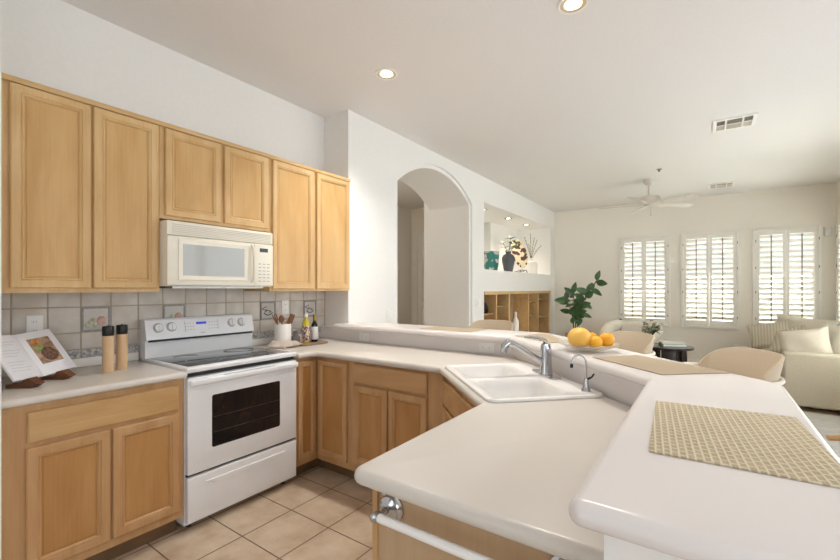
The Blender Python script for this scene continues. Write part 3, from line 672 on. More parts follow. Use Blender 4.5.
# ------------------------------------------------------------ things on the left worktop
ZT = .9145
e = Vector((-.6, .8, 0)); nn = Vector((.8, .6, 0)); cb = Vector((-2.655, .60, .945))
tl = math.radians(35); up = (Vector((0, 0, 1))*math.cos(tl)-nn*math.sin(tl))
root = thing('open_cookbook', 'open cookbook with a food photo leaning on a wooden book stand', 'book', cb)
for s in (-1, 1):
    ee = (e*math.cos(.12)+nn*.12*1.0*(1))*1.0 if s > 0 else (e*math.cos(.12)-nn*.12)
    # pages fan slightly forward from the gutter
    dirn = (e*s + up.cross(e).normalized()*0.14).normalized()
    if dirn.dot(nn) < 0: dirn = (e*s - up.cross(e).normalized()*0.14).normalized()
    T = frame(cb, dirn*s, up)
    a, b = (0, .175) if s > 0 else (-.175, 0)
    pg = MB(T).box((a, 0, -.010), (b, .245, .0), .002).build('page_block', 'page', root)
    if s > 0:
        ph = MB(T).box((.03, .06, .0002), (.14, .205, .0008)).build('food_photo', mat('photo_ground', '#7b5a45', '#c3a386', .5, scale=(40,)*3), pg, smooth=0)
        MB(T).lathe([(.04, .0008), (.04, .0012), (.0001, .0012)], 20, c=(.094, .108, 0)).build('photo_bowl', mat('photo_bowl', '#2e2420', '#8a5a3c', .5, scale=(90,)*3), ph)
        MB(T).lathe([(.022, .0008), (.022, .0012), (.0001, .0012)], 16, c=(.065, .15, 0)).build('photo_greens', mat('photo_greens', '#6f8a3d', '#a9b06a', .5, scale=(60,)*3), ph)
        MB(T).lathe([(.018, .0008), (.018, .0012), (.0001, .0012)], 16, c=(.062, .183, 0)).build('photo_peppers', mat('photo_peppers', '#b5542a', '#d8a35a', .5, scale=(60,)*3), ph)
    else:
        mb = MB(T)
        for k in range(11):
            if k in (2, 6): continue
            mb.box((-.15, .205-.016*k, .0002), (-.03-.02*(k % 3), .207-.016*k, .0006))
        mb.build('text_lines', 'text', pg, smooth=0)
root2 = thing('book_stand', 'dark walnut book stand with two wedge feet under the cookbook', 'book stand', (cb.x, cb.y, ZT))
for s in (-.105, .075):
    c0 = cb+e*s; P0 = Vector((c0.x, c0.y, ZT))
    T = frame(P0-nn*.045, nn, (0, 0, 1))
    mb = MB(T); prof = [(-.02, 0), (.09, 0), (.12, .016), (.082, .046), (.06, .040), (.045, .016), (-.02, .016)]
    mb.loft([[(x, y, z) for x, y in prof] for z in (-.022, .022)]); mb.build('wedge_foot', 'darkwood', root2, smooth=0)
bt = MB(frame(Vector((cb.x, cb.y, ZT))-nn*.05, e)); bt.box((-.13, 0, -.012), (.1, .013, .012)); bt.build('crossbar', 'darkwood', root2, smooth=0)
def mill(x, y, lab):
    r = thing('pepper_mill', lab, 'pepper mill', (x, y, ZT), 'tall wooden mills')
    MB().lathe([(.026, 0), (.027, .004), (.027, .196), (.026, .2)], 28, c=(x, y, ZT)).build('mill_body', 'millwood', r)
    MB().lathe([(.025, .2), (.0275, .203), (.0275, .247), (.024, .252), (.0001, .252)], 28, c=(x, y, ZT)).build('mill_cap', 'black', r)
    MB().lathe([(.004, .252), (.005, .256), (.0001, .258)], 10, c=(x, y, ZT)).build('cap_nut', 'chrome', r)
mill(-2.675, .868, 'wooden mill with black top standing nearer the cookbook')
mill(-2.712, .945, 'wooden mill with black top standing nearer the stove')

# ------------------------------------------------------------ things in the corner
cx, cy = -2.80, 2.085
r = thing('utensil_crock', 'white ceramic crock of wooden utensils in the corner by the stove', 'crock', (cx, cy, ZT))
MB().lathe([(.058, 0), (.064, .004), (.065, .01), (.065, .17), (.063, .175), (.06, .172), (.06, .02), (.001, .018)], 36, c=(cx, cy, ZT)).build('crock_body', 'ceramic', r)
def spoonlike(name, lab, base_, tip, shape, group='wooden utensils in the crock'):
    b0 = Vector(base_); t0 = Vector(tip); d = (t0-b0).normalized(); rt = thing(name, lab, 'kitchen utensil', b0, group)
    MB().tube([b0, t0], .006, 8).build('handle', 'spoonwood', rt)
    side = Vector((.57, .82, 0)); side = (side-d*side.dot(d)).normalized()
    T = frame(t0-d*.01, side, d)
    mb = MB(T)
    if shape == 'spoon':
        mb.loft([[(.024*math.sin(PI*min(1, max(0, (k)/12)))*math.cos(a)*.95+0, .078*k/12, .004*math.sin(a)*math.sin(PI*k/12)+.0) for a in [2*PI*j/12 for j in range(12)]] for k in range(1, 12)])
    elif shape == 'fork':
        for q in (-.012, 0, .012): mb.tube([(q*.3, 0, 0), (q, .03, 0), (q*1.2, .07, 0)], [.005, .005, .003], 8)
    else:
        mb.box((-.021, 0, -.003), (.021, .085, .003), .002)
    mb.build('head', 'spoonwood', rt)
spoonlike('wooden_fork', 'thin pale-brown wooden fork leaning left in the crock', (cx+.01, cy+.0, ZT+.025), (cx+.012, cy-.068, ZT+.20), 'fork')
spoonlike('wooden_spoon', 'round wooden spoon upright in the middle of the crock', (cx+.01, cy+.0, ZT+.02), (cx+.02, cy-.024, ZT+.185), 'spoon')
spoonlike('wooden_spatula', 'dark square-ended wooden spatula leaning right in the crock', (cx+.0, cy-.01, ZT+.025), (cx+.01, cy+.056, ZT+.178), 'spatula')
# folded towel draped in front of the crock
n = 26; m_ = 12; vs = []; fs = []
TW = frame((-2.66, 1.925, ZT), (-.35, .94, 0), (-.94, -.35, 0)); mb = MB(TW)
for lay in range(2):
    vs = []; fs = []
    for i in range(n+1):
        for j in range(m_+1):
            u = i/n; v = j/m_; x = .0+.24*u+.012*math.sin(6*v+lay); y = -.07+.155*v+.02*math.sin(4*u+lay*2)
            edge = min(1, 6*min(u, 1-u, v, 1-v)); z = .004+lay*.012+(.020+.014*math.sin(9*u+5*v+lay*2)+.006*math.sin(17*u+6*v))*edge
            vs.append((x, y, z))
    for i in range(n):
        for j in range(m_): fs.append((i*(m_+1)+j, (i+1)*(m_+1)+j, (i+1)*(m_+1)+j+1, i*(m_+1)+j+1))
    mb.add(vs, fs)
tw = mb.build('tea_towel', 'towel', smooth=60); md = tw.modifiers.new('thickness', 'SOLIDIFY'); md.thickness = .003
tag(tw, 'crumpled beige tea towel lying in front of the white crock', 'towel')
# tray and bottles
tr = MB(); slab(tr, [(-2.60, 2.14), (-2.60, 2.40), (-2.78, 2.42), (-2.80, 2.14)], .04, ZT, ZT+.014, .004); tag(tr.build('serving_board', 'tray'), 'small brown board under the oil bottles', 'board')
ZB = ZT+.0145
def bottle(x, y, lab, body, rads, mats, cap, capz, lm, lz, R):
    r = thing('bottle', lab, 'bottle', (x, y, ZB), 'bottles on the small board')
    MB().lathe(rads, 24, c=(x, y, ZB)).build('glass_body', body, r)
    MB().lathe(capz, 16, c=(x, y, ZB)).build('bottle_cap', cap, r)
    MB().lathe([(R+.0004, lz[0]), (R+.001, lz[0]+.001), (R+.001, lz[1]), (R+.0004, lz[1]+.001)], 24, c=(x, y, ZB), cap0=False, cap1=False).build('label', lm, r)
bottle(-2.675, 2.215, 'oil bottle with colourful floral label and white cap on the board', 'oil', [(.03, 0), (.033, .004), (.033, .15), (.028, .17), (.014, .19), (.012, .215)], 0, 'ceramic', [(.014, .21), (.014, .238), (.0001, .24)], 'label_flora', (.012, .14), .033)
bottle(-2.69, 2.315, 'slim dark oil bottle with white label beside the wall corner', 'olive_glass', [(.025, 0), (.028, .004), (.028, .13), (.022, .15), (.011, .17), (.0105, .2)], 0, 'gold', [(.012, .175), (.012, .226), (.0001, .227)], 'label_white', (.02, .125), .028)
r = thing('decanter', 'small smoky glass bottle between the crock and the floral oil bottle', 'bottle', (-2.83, 2.235, ZB-.0145), 'bottles on the small board')
del r['group']
MB().lathe([(.034, 0), (.038, .006), (.036, .05), (.016, .075), (.012, .085), (.015, .10), (.0001, .102)], 20, c=(-2.83, 2.235, ZT+.0005)).build('bottle_body', 'smoke_glass', r)

# ------------------------------------------------------------ towel bar
root = thing('towel_bar', 'white towel bar with chrome ends on the peninsula end panel', 'towel bar', (-.45, .80, .81))
PF = frame((-.648, .8045, .826), (1, 0, 0))
for k, u in enumerate((.0, .43)):
    T = PF @ Matrix.Translation((u, 0, 0))
    p = MB(T).lathe([(.038, 0), (.038, .006), (.030, .010), (.028, .014), (.016, .017), (.010, .02)], 28).build('wall_rosette', 'chrome', root)
    MB(T).tube([(0, 0, .015), (0, -.002, .052)], [.009, .006], 10).build('post', 'chrome', p)
    MB(T).lathe([(.0001, -.016), (.01, -.012), (.014, 0), (.01, .012), (.0001, .016)], 16, T=Matrix.Translation((-.004 if k == 0 else .004, -.002, .055))).build('ball_end', 'chrome', p)
MB(PF).tube([(.006, -.002, .055), (.424, -.002, .055)], .0105, 14).build('rail', 'plastic', root)

# ------------------------------------------------------------ placemats and fruit bowl
ZL = 1.0615
def placemat(pts, m, lab, name='placemat'):
    mb = MB(); slab(mb, pts, .003, ZL, ZL+.0035, .0015); return tag(mb.build(name, m), lab, 'placemat', 'beige placemats on the bar')
placemat([(-.092, .885), (.196, .893), (.172, 1.315), (-.116, 1.292)], 'weave', 'woven beige basket-weave placemat in the foreground on the white bar top')
placemat([(-.135, 1.70), (.066, 1.88), (-.268, 2.135), (-.425, 1.955)], 'matrib', 'ribbed tan placemat on the bar corner behind the foreground placemat')
placemat([(-1.03, 2.56), (-.73, 2.34), (-.66, 2.42), (-.91, 2.83)], 'matrib', 'tan placemat on the bar behind the faucet and left of the fruit bowl')
placemat([(-1.82, 2.60), (-1.37, 2.60), (-1.37, 2.84), (-1.82, 2.84)], 'matrib', 'tan placemat farthest left on the bar in front of the arch')
bx, by = -.49, 2.16
root = thing('fruit_bowl', 'shallow clear glass bowl of citrus on the bar', 'bowl', (bx, by, ZL))
MB().lathe([(.05, 0), (.06, .004), (.10, .016), (.143, .036), (.145, .039), (.140, .040), (.098, .021), (.055, .009), (.0001, .008)], 48, c=(bx, by, ZL)).build('glass_bowl', 'bowlglass', root)
def fruit(nm, x, y, z, r, m, lab, sq=.93, group=None):
    t = thing(nm, lab, 'fruit', (x, y, z-r*sq), group)
    MB().lathe([(max(.0001, r*math.sin(PI*k/14)*(1 if k else 1)), -r*sq*math.cos(PI*k/14)) for k in range(15)], 24, c=(x, y, z)).build('skin', m, t)
    MB().lathe([(.004, 0), (.003, .004), (.0001, .005)], 8, c=(x, y, z+r*sq-.002)).build('stem_end', 'stem', t)
fruit('grapefruit', bx-.028, by-.05, ZL+.067, .056, 'grapefruit', 'large yellow grapefruit, biggest fruit in the glass bowl')
fruit('orange', bx+.045, by-.045, ZL+.05, .033, 'orange', 'small orange in front of the others beside the grapefruit', group='oranges in the bowl')
fruit('orange', bx+.082, by+.02, ZL+.058, .038, 'orange', 'orange with dark stem end at the right side of the bowl', group='oranges in the bowl')
fruit('orange', bx-.0, by+.06, ZL+.055, .035, 'orange', 'orange half hidden behind the grapefruit in the bowl', group='oranges in the bowl')

# ------------------------------------------------------------ bar stools
def stool():
    root = thing('bar_stool', '', 'bar stool', (0, 0, 0), 'bar stools with woven backs')
    # local: faces -y ; back arc at +y
    R = .255; zs = .66; zh = .922
    mb = MB(); slab(mb, [(-.22, -.22), (.22, -.22), (.24, .10), (.12, .22), (-.12, .22), (-.24, .10)], .04, zs-.03, zs+.02, .015); mb.build('seat', 'strand', root)
    for sx, syy in ((-1, -1), (1, -1), (1, 1), (-1, 1)):
        x, y = .19*sx, (-.17 if syy < 0 else .16)
        top = zh if True else zs
        MB().tube([(x*1.12, y*1.15, 0), (x, y, zs-.01), (x*1.30, (y if syy < 0 else y*1.0), zh-.012)], [.012, .017, .013], 10).build('leg', 'oak', root)
    MB().tube([(-.2, -.19, .25), (.2, -.19, .25)], .011, 8).build('foot_rail', 'oak', root)
    for s in (-1, 1): MB().tube([(s*.205, -.18, .32), (s*.2, .16, .32)], .009, 8).build('side_rail', 'oak', root)
    Q = R+.026
    MB().tube([(-Q*math.cos(a), Q*math.sin(a), zh-.004) for a in [PI*k/24 for k in range(25)]], .011, 10).build('back_rail', 'linen', root)
    for s in (-1, 1): MB().tube([(s*Q, .0, zh-.004), (s*Q, -.10, zh+.0), (s*(Q-.01), -.24, zh+.0), (s*(Q-.03), -.30, zh-.006)], [.0115, .013, .013, .010], 10, flat=.8).build('arm', 'oak', root)
    mb = MB(); rings = []
    for k in range(29):
        a = math.radians(14)+math.radians(152)*k/28; t = abs(k/28-.5)*2; top = zh+.116*(1-t**4.5)+.004
        lean = .03*(top-zh)/.116; r0 = R-.004; cc, ss = -math.cos(a), math.sin(a)
        rings.append([((r0-.008)*cc, (r0-.008)*ss, zh-.05), ((r0-.008+lean)*cc, (r0-.008+lean)*ss, top-.006), ((r0+lean)*cc, (r0+lean)*ss, top), ((r0+.008+lean)*cc, (r0+.008+lean)*ss, top-.006), ((r0+.008)*cc, (r0+.008)*ss, zh-.05)])
    mb.loft(rings); mb.build('woven_back', 'strand', root, smooth=50)
    return root
proto = stool()
SP = [((.02, 2.70, 0), math.radians(-60), 'bar stool with woven back directly behind the bar corner, largest of the stools in view'),
      ((-.59, 3.27, 0), math.radians(-40), 'bar stool with woven back between the fruit bowl and the cream armchair'),
      ((-1.83, 3.75, 0), math.radians(-5), 'bar stool with rounded tan back in front of the maple shelves below the niche'),
      ((.60, 1.49, 0), math.radians(-90), 'bar stool at the right edge of the photo, only its wooden arm in view')]
for i, (loc, rz, lb) in enumerate(SP):
    o = proto if i == 0 else copy_tree(proto)
    o.location = loc; o.rotation_euler = (0, 0, rz); o['label'] = lb

# ------------------------------------------------------------ niche decor and shelves
NX = -2.86; NZ = 1.656
r = MB().lathe([(.075, 0), (.10, .01), (.125, .12), (.135, .29), (.132, .31), (.12, .30), (.08, .03), (.0001, .02)], 9, c=(NX, 6.10, NZ)).build('decorative_vase', 'teal', smooth=20)
tag(r, 'teal and grey faceted vase leftmost on the niche ledge', 'vase')
def leafy(mbs, base_, tips, size, mb):
    for t in tips:
        b0 = Vector(base_); t0 = Vector(t); mbs.tube([b0, (b0+t0)/2+Vector((0, 0, .03)), t0], .004, 5)
        for k in range(4):
            p = b0.lerp(t0, .55+.15*k)+Vector((0, 0, .015)); a = random.uniform(0, 2*PI); d = Vector((math.cos(a), math.sin(a), random.uniform(-.2, .7))).normalized()
            leaf(mb, p, d, size*random.uniform(.8, 1.2), size*.5)
def leaf(mb, p, d, L, w, n=6, nr=(0, 0, 1)):
    d = Vector(d).normalized(); s = d.cross(Vector(nr))
    s = Vector((1, 0, 0)) if s.length < .1 else s.normalized(); u = s.cross(d)
    vs = []; fs = []
    for i in range(n+1):
        t = i/n; c = Vector(p)+d*(L*t)-u*(L*.18*t*t); ww = w*.5*math.sin(PI*(t**.8))**.8 if 0 < t < 1 else .0008
        for q in (-1, 0, 1): vs.append(c+s*(ww*q)+u*(abs(q)*ww*.18))
    N = len(vs)
    for v in vs[:N]: vs.append(v-u*.0012)
    for i in range(n):
        for q in range(2):
            a = i*3+q; fs += [(a, a+3, a+4, a+1), (N+a, N+a+1, N+a+4, N+a+3)]
    mb.add([tuple(v) for v in vs], fs)
root = thing('dark_vase', 'charcoal vase holding leafy stems on the niche ledge', 'vase', (NX+.03, 6.72, NZ))
MB().lathe([(.065, 0), (.072, .005), (.108, .18), (.114, .24), (.09, .29), (.045, .32), (.045, .34), (.055, .355), (.04, .355), (.032, .31)], 24, c=(NX+.03, 6.72, NZ), cap1=False).build('vase_body', 'charcoal', root)
ms = MB(); ml = MB(); b0 = (NX+.03, 6.72, NZ+.3); leafy(ms, b0, [(NX-.02, 6.60, NZ+.50), (NX+.08, 6.78, NZ+.56), (NX, 6.9, NZ+.62), (NX-.05, 7.0, NZ+.45), (NX+.1, 6.95, NZ+.5)], .12, ml)
tag(ms.build('leafy_stems', 'stem'), 'green leafy stems standing in the charcoal vase', 'foliage'); st = bpy.data.objects['leafy_stems']; ml.build('leaves', 'leaf2', st, recalc=False)
root = thing('display_plate', 'oval spotted brown and cream plate standing on a wire stand in the niche', 'plate', (NX, 7.30, NZ))
T = frame((NX, 7.30, NZ+.36), (.8, .6, 0)) @ Matrix.Rotation(math.radians(14), 4, 'Z') @ Matrix.Rotation(math.radians(-8), 4, 'X') @ Matrix.Diagonal((.85, 1.75, 1, 1))
MB(T).lathe([(.0001, 0), (.1, .004), (.155, .02), (.158, .024), (.15, .024), (.09, .01), (.0001, .008)], 32).build('plate', 'leopard', root)
r = MB()
r.tube([(NX+.07, 7.16, NZ+.004), (NX+.07, 7.2, NZ+.055), (NX+.07, 7.27, NZ+.06), (NX+.07, 7.33, NZ+.03), (NX+.07, 7.4, NZ+.06), (NX+.07, 7.48, NZ+.055), (NX+.07, 7.52, NZ+.004)], .007, 6)
r.tube([(NX+.07, 7.24, NZ+.058), (NX-.08, 7.26, NZ+.02), (NX-.09, 7.27, NZ+.004)], .006, 6).tube([(NX+.07, 7.42, NZ+.058), (NX-.08, 7.42, NZ+.02), (NX-.09, 7.42, NZ+.004)], .006, 6)
tag(r.build('plate_stand', 'charcoal'), 'dark curled wire stand under the spotted oval plate', 'plate stand')
root = thing('white_vase', 'white bottle vase rightmost on the niche ledge with budding twigs', 'vase', (NX, 7.92, NZ))
MB().lathe([(.11, 0), (.12, .01), (.125, .2), (.11, .24), (.04, .265), (.035, .31), (.04, .315), (.03, .31), (.028, .27)], 24, c=(NX, 7.92, NZ), cap1=False).build('vase_body', 'ceramic', root)
ms = MB(); ml = MB(); b0 = Vector((NX, 7.92, NZ+.27))
for t in [(-.02, -.3, .42), (.03, -.12, .5), (0, .18, .45), (.0, .35, .42), (.05, .45, .32), (-.03, -.05, .3)]:
    t0 = Vector((NX, 7.92, NZ+.27))+Vector(t); ms.tube([b0, (b0+t0)/2+Vector((0, 0, .05)), t0], .004, 5)
    for k in range(5):
        p = b0.lerp(t0, .35+.15*k)+Vector((0, 0, .03)); ml.lathe([(.0001, -.012), (.012, 0), (.0001, .014)], 6, c=tuple(p))
tw_ = ms.build('bare_twigs', 'stem'); tag(tw_, 'thin budding twigs standing in the white bottle vase', 'branches'); ml.build('buds', 'leaf2', tw_)
# maple shelving below the niche
root = thing('shelving_unit', 'open maple shelving built into the wall below the niche', 'shelf unit', (XA-.3, 7.0, .1))
x0, x1 = XA-.62, XA-.02
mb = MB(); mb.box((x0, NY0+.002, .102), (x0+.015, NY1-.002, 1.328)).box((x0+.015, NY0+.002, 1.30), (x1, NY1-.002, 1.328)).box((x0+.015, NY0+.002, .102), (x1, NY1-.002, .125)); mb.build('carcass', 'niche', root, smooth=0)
dv = [NY0+.02, 5.95, 6.45, 7.35, 7.87, NY1-.02]
for y in dv: MB().box((x0+.016, y-.018, .126), (x1, y+.018, 1.299)).build('divider', 'maple_y', root, smooth=0)
for (a, b), zz in zip(zip(dv, dv[1:]), [(.98,), (1.08,), (), (1.12, .85), (1.15, .8)]):
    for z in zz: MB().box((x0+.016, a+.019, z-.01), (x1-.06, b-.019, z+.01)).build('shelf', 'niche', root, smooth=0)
MB().box((x0+.3, dv[2]+.019, .126), (x0+.315, dv[3]-.019, 1.299)).build('back_panel', 'niche', root, smooth=0)
MB().box((x1-.001, NY0+.002, 1.28), (x1+.03, NY1-.002, 1.329)).build('top_rail', 'maple_y', root, smooth=0)
mb = MB(); mb.tube([(x1-.15, 5.56, 1.02), (x1-.1, 5.62, 1.10), (x1-.1, 5.72, 1.12), (x1-.12, 5.84, 1.06), (x1-.15, 5.91, 1.0)], [.02, .035, .045, .035, .02], 10)
mb.lathe([(.03, 0), (.035, .02), (.01, .05)], 12, c=(x1-.15, 5.58, .991)); mb.lathe([(.03, 0), (.035, .015), (.01, .03)], 12, c=(x1-.15, 5.88, .991))
tag(mb.build('black_ornament', 'black'), 'black curved ornament on the top shelf at the far left of the maple unit', 'ornament')
mb = MB(); mb.lathe([(.05, 0), (.055, .02), (.05, .3), (.02, .36), (.018, .44), (.0001, .45)], 16, c=(XA+.15, 6.30, .55)); mb.lathe([(.15, 0), (.15, .02), (.02, .03), (.02, .53), (.11, .549)], 20, c=(XA+.15, 6.30, 0))
wb = mb.build('white_pedestal_vase', 'ceramic'); tag(wb, 'tall white vase on a slim pedestal in front of the maple shelves', 'vase')
r = thing('small_lamp', 'small glowing lamp on the upper shelf in the fourth bay of the maple unit', 'lamp', (x1-.25, 7.5, 1.13))
MB().lathe([(.04, 0), (.045, .01), (.012, .02), (.012, .05)], 14, c=(x1-.25, 7.52, 1.131)).build('lamp_base', 'ceramic', r)
MB().lathe([(.05, .05), (.038, .12), (.0001, .121)], 14, c=(x1-.25, 7.52, 1.131)).build('lamp_shade', 'glow', r)
t = MB(frame((x1-.2, 7.52, .861), (.5, .86, 0))).box((-.07, 0, 0), (.07, .15, .015), .003).build('picture_card', 'ceramic'); tag(t, 'small white card leaning on the lower shelf below the glowing lamp', 'card')

# ------------------------------------------------------------ ceiling items
def can(x, y, r, lab, z=ZC, power=72, grp='recessed ceiling lights', small=False):
    root = thing('recessed_light', lab, 'ceiling light', (x, y, z), grp)
    MB().lathe([(r+.012, -.001), (r+.010, -.006), (r-.002, -.006), (r-.006, -.001)], 32, c=(x, y, z), cap0=False, cap1=False).build('trim_ring', 'trimw' if not small else 'canring', root)
    MB().lathe([(r-.004, -.004), (r-.012, -.0015), (r-.03, -.001)], 32, c=(x, y, z), cap0=False, cap1=False).build('baffle', 'canw' if not small else 'canring', root)
    MB().lathe([(r-.028, -.002), (r-.028, -.004), (.0001, -.006)], 24, c=(x, y, z), cap0=False).build('bulb', 'lamp' if power else 'canring', root)
    if power:
        l = bpy.data.lights.new('can_light', 'SPOT'); l.energy = power; l.spot_size = math.radians(120); l.spot_blend = .8; l.shadow_soft_size = .05; l.color = (1, .95, .89) if not small else (1, .86, .7)
        o = bpy.data.objects.new('can_light', l); COL.objects.link(o); o.location = (x, y, z-.03)
can(-2.0, 2.42, .075, 'recessed ceiling light above the wall cabinets, left of the two in the kitchen')
can(-.634, 2.437, .075, 'recessed ceiling light at the top edge of the photo over the bar')
can(XA-.25, 5.95, .06, 'small recessed light in the niche ceiling above the teal vase', 2.629, 26, 'niche lights', True)
can(XA-.25, 6.95, .06, 'small recessed light in the niche ceiling, middle of three', 2.629, 26, 'niche lights', True)
can(XA-.25, 7.85, .06, 'small recessed light in the niche ceiling above the white vase', 2.629, 26, 'niche lights', True)
l = bpy.data.lights.new('hall_light', 'POINT'); l.energy = 8; l.shadow_soft_size = .12; l.color = (1, .88, .74); o = bpy.data.objects.new('hall_light', l); COL.objects.link(o); o.location = (-4.3, 4.3, 2.6)
mb = MB(); mb.lathe([(.16, 0), (.16, -.02), (.12, -.09), (.0001, -.11)], 24, c=(-4.2, 3.7, ZC)); tag(mb.build('hall_ceiling_light', 'lamp'), 'flush ceiling light in the hallway behind the arch', 'ceiling light')
def vent(cx, cy, w, d, lab):
    root = thing('ceiling_vent', lab, 'air vent', (cx, cy, ZC), 'ceiling air vents')
    z = ZC; mb = MB(); b = .03
    for a, c_ in [((-w/2, -d/2), (w/2, -d/2+b)), ((-w/2, d/2-b), (w/2, d/2)), ((-w/2, -d/2+b), (-w/2+b, d/2-b)), ((w/2-b, -d/2+b), (w/2, d/2-b)), ((-w/2+b, -.008), (w/2-b, .008)), ((-.075, -d/2+b), (-.06, d/2-b)), ((.06, -d/2+b), (.075, d/2-b))]:
        mb.box((cx+a[0], cy+a[1], z-.012), (cx+c_[0], cy+c_[1], z-.001))
    mb.build('vent_frame', 'trimw', root, smooth=0)
    MB().box((cx-w/2+.01, cy-d/2+.01, z-.003), (cx+w/2-.01, cy+d/2-.01, z-.0005)).build('vent_backing', 'dark', root, smooth=0)
    mb = MB(); n = 12
    for i in range(n):
        y = cy-d/2+b+(d-2*b)*(i+.5)/n; T = Matrix.Translation((cx, y, z-.007)) @ Matrix.Rotation(math.radians(50 if i < n/2 else -50), 4, 'X'); mb.box((-w/2+b, -.004, -.001), (w/2-b, .004, .001), T=T)
    mb.build('vent_slats', 'bisque_vent', root, smooth=0)
vent(.21, 5.08, .34, .34, 'square white ceiling vent nearer the kitchen, larger in view')
vent(.17, 8.02, .34, .34, 'white ceiling vent farther away near the windows')
mb = MB(); mb.lathe([(.035, -.001), (.035, -.008), (.012, -.012), (.012, -.03), (.02, -.034), (.0001, -.04)], 16, c=(-.547, 6.468, ZC)); tag(mb.build('fire_sprinkler', 'steel'), 'small fire sprinkler head on the ceiling above the fan', 'sprinkler')
# ceiling fan
fx, fy = -.73, 7.02
root = thing('ceiling_fan', 'white five-blade ceiling fan with short downrod in the living room', 'ceiling fan', (fx, fy, ZC))
C0 = (fx, fy, ZC)
MB().lathe([(.075, -.001), (.075, -.02), (.045, -.075), (.014, -.085)], 24, c=C0).build('canopy', 'fan', root)
MB().lathe([(.013, -.08), (.013, -.24)], 12, c=C0).build('downrod', 'fan', root)
MB().lathe([(.02, -.235), (.05, -.25), (.13, -.265), (.145, -.28), (.145, -.325), (.12, -.345), (.07, -.36), (.06, -.40), (.0001, -.41)], 32, c=C0).build('motor_housing', 'fan', root)
for k in range(5):
    a = math.radians(42+72*k)
    T = Matrix.Translation((fx, fy, ZC-.37)) @ Matrix.Rotation(a, 4, 'Z')
    b = MB(T @ Matrix.Rotation(math.radians(-12), 4, 'X')); P = round_poly([(.20, -.055), (.69, -.072), (.69, .072), (.20, .055)], .03, 4)
    b.loft([[(p.x, p.y, z) for p in P] for z in (-.003, .003)]); bl = b.build('fan_blade', 'fan', root)
    MB(T).box((.10, -.018, -.006), (.25, .018, .0), .002).build('blade_iron', 'fan', bl)
MB().tube([(fx+.03, fy, ZC-.40), (fx+.03, fy, ZC-.52)], .002, 6).lathe([(.0001, -.54), (.008, -.53), (.0001, -.515)], 8, c=(fx+.03, fy, ZC)).build('pull_chain', 'steel', root)
t = MB().box((1.475, YB-.05, 2.18), (1.555, YB-.001, 2.32), .012).build('motion_sensor', 'plastic'); tag(t, 'small white motion sensor on the far wall above the sofa corner', 'sensor')

# ------------------------------------------------------------ living room
def cushion(T, w, h, t, name, m, parent=None, n=14, pinch=.06):
    mb = MB(T); vs = []; fs = []
    for side in (1, -1):
        for i in range(n+1):
            for j in range(n+1):
                u = -1+2*i/n; v = -1+2*j/n
                th = t/2*((1-u**4)*(1-v**4))**.5*(1+.06*math.sin(5*u+3*v))
                sx = 1-pinch*(1-v*v)*abs(u)**2; sy = 1-pinch*(1-u*u)*abs(v)**2
                vs.append((u*w/2*sx, v*h/2*sy, side*th+side*.004))
    N = (n+1)**2
    for i in range(n):
        for j in range(n):
            a = i*(n+1)+j; fs += [(a, a+n+1, a+n+2, a+1), (N+a, N+a+1, N+a+n+2, N+a+n+1)]
    idx = [i*(n+1) for i in range(n+1)]+[n*(n+1)+j for j in range(1, n+1)]+[i*(n+1)+n for i in range(n-1, -1, -1)]+[j for j in range(n-1, 0, -1)]
    for k in range(len(idx)):
        a, b = idx[k], idx[(k+1) % len(idx)]; fs.append((a, N+a, N+b, b))
    mb.add(vs, fs); return mb.build(name, m, parent, smooth=70)
sx0 = .70; sY = 6.22
root = thing('sectional_sofa', 'beige L-shaped sectional sofa at the right below the window', 'sofa', (1.2, 7.3, 0))
MB().box((sx0, sY, .05), (1.58, sY+.20, .645), .03, 4).build('arm', 'sofa', root)
MB().box((sx0+.02, sY+.201, .05), (1.58, 7.6, .26), .02).box((.36, 7.8, .05), (1.58, 8.75, .26), .02).box((sx0+.02, 7.601, .05), (1.58, 7.80, .26)).build('base', 'sofa', root)
MB().box((1.36, sY+.201, .262), (1.58, 8.75, .72), .05, 4).box((.62, 8.56, .262), (1.359, 8.75, .60), .05, 4).build('back', 'sofa', root)
for a, b in [((sx0, sY+.203, .262), (1.358, 7.0, .44)), ((sx0, 7.003, .262), (1.358, 7.79, .44)), ((.34, 7.795, .262), (1.355, 8.555, .44))]:
    MB().box(a, b, .035, 4).build('seat_cushion', 'linen', root)
for x, y in ((.76, 6.3), (1.5, 6.3), (.45, 8.6), (.45, 7.9)): MB().box((x-.03, y-.03, 0), (x+.03, y+.03, .049)).build('foot', 'black', root, smooth=0)
def pil(c, rz, tilt, w, h, t, m, lab, roll=0, grp='sofa pillows'):
    n_ = Vector((math.cos(rz), math.sin(rz), 0)); u = Vector((-math.sin(rz), math.cos(rz), 0)); v = Vector((0, 0, 1))*math.cos(tilt)-n_*math.sin(tilt)
    o = cushion(frame(c, u, v) @ Matrix.Rotation(roll, 4, 'Z'), w, h, t, 'throw_pillow', m, pinch=.10); tag(o, lab, 'pillow', grp); return o
pil((.98, 6.86, .66), math.radians(250), .30, .50, .46, .22, 'pillow', 'plain beige pillow with a pointed corner, leaning just behind the sofa arm', .22)
pil((1.29, 7.16, .69), math.radians(190), .20, .66, .48, .24, 'linen', 'large cream sofa cushion cut off by the right photo edge, beside the beige pillow')
pil((1.17, 8.30, .73), math.radians(258), .25, .70, .46, .20, 'linen', 'long cream pillow highest in the sofa corner below the right window', -.12)
pil((.77, 8.16, .665), math.radians(248), .45, .54, .42, .18, 'stripe', 'beige striped pillow leaning at the far left end of the sofa', .30)
pil((.87, 7.45, .65), math.radians(200), .50, .46, .42, .14, 'stripe', 'tan striped pillow between the plain beige and the far left pillows', .35)
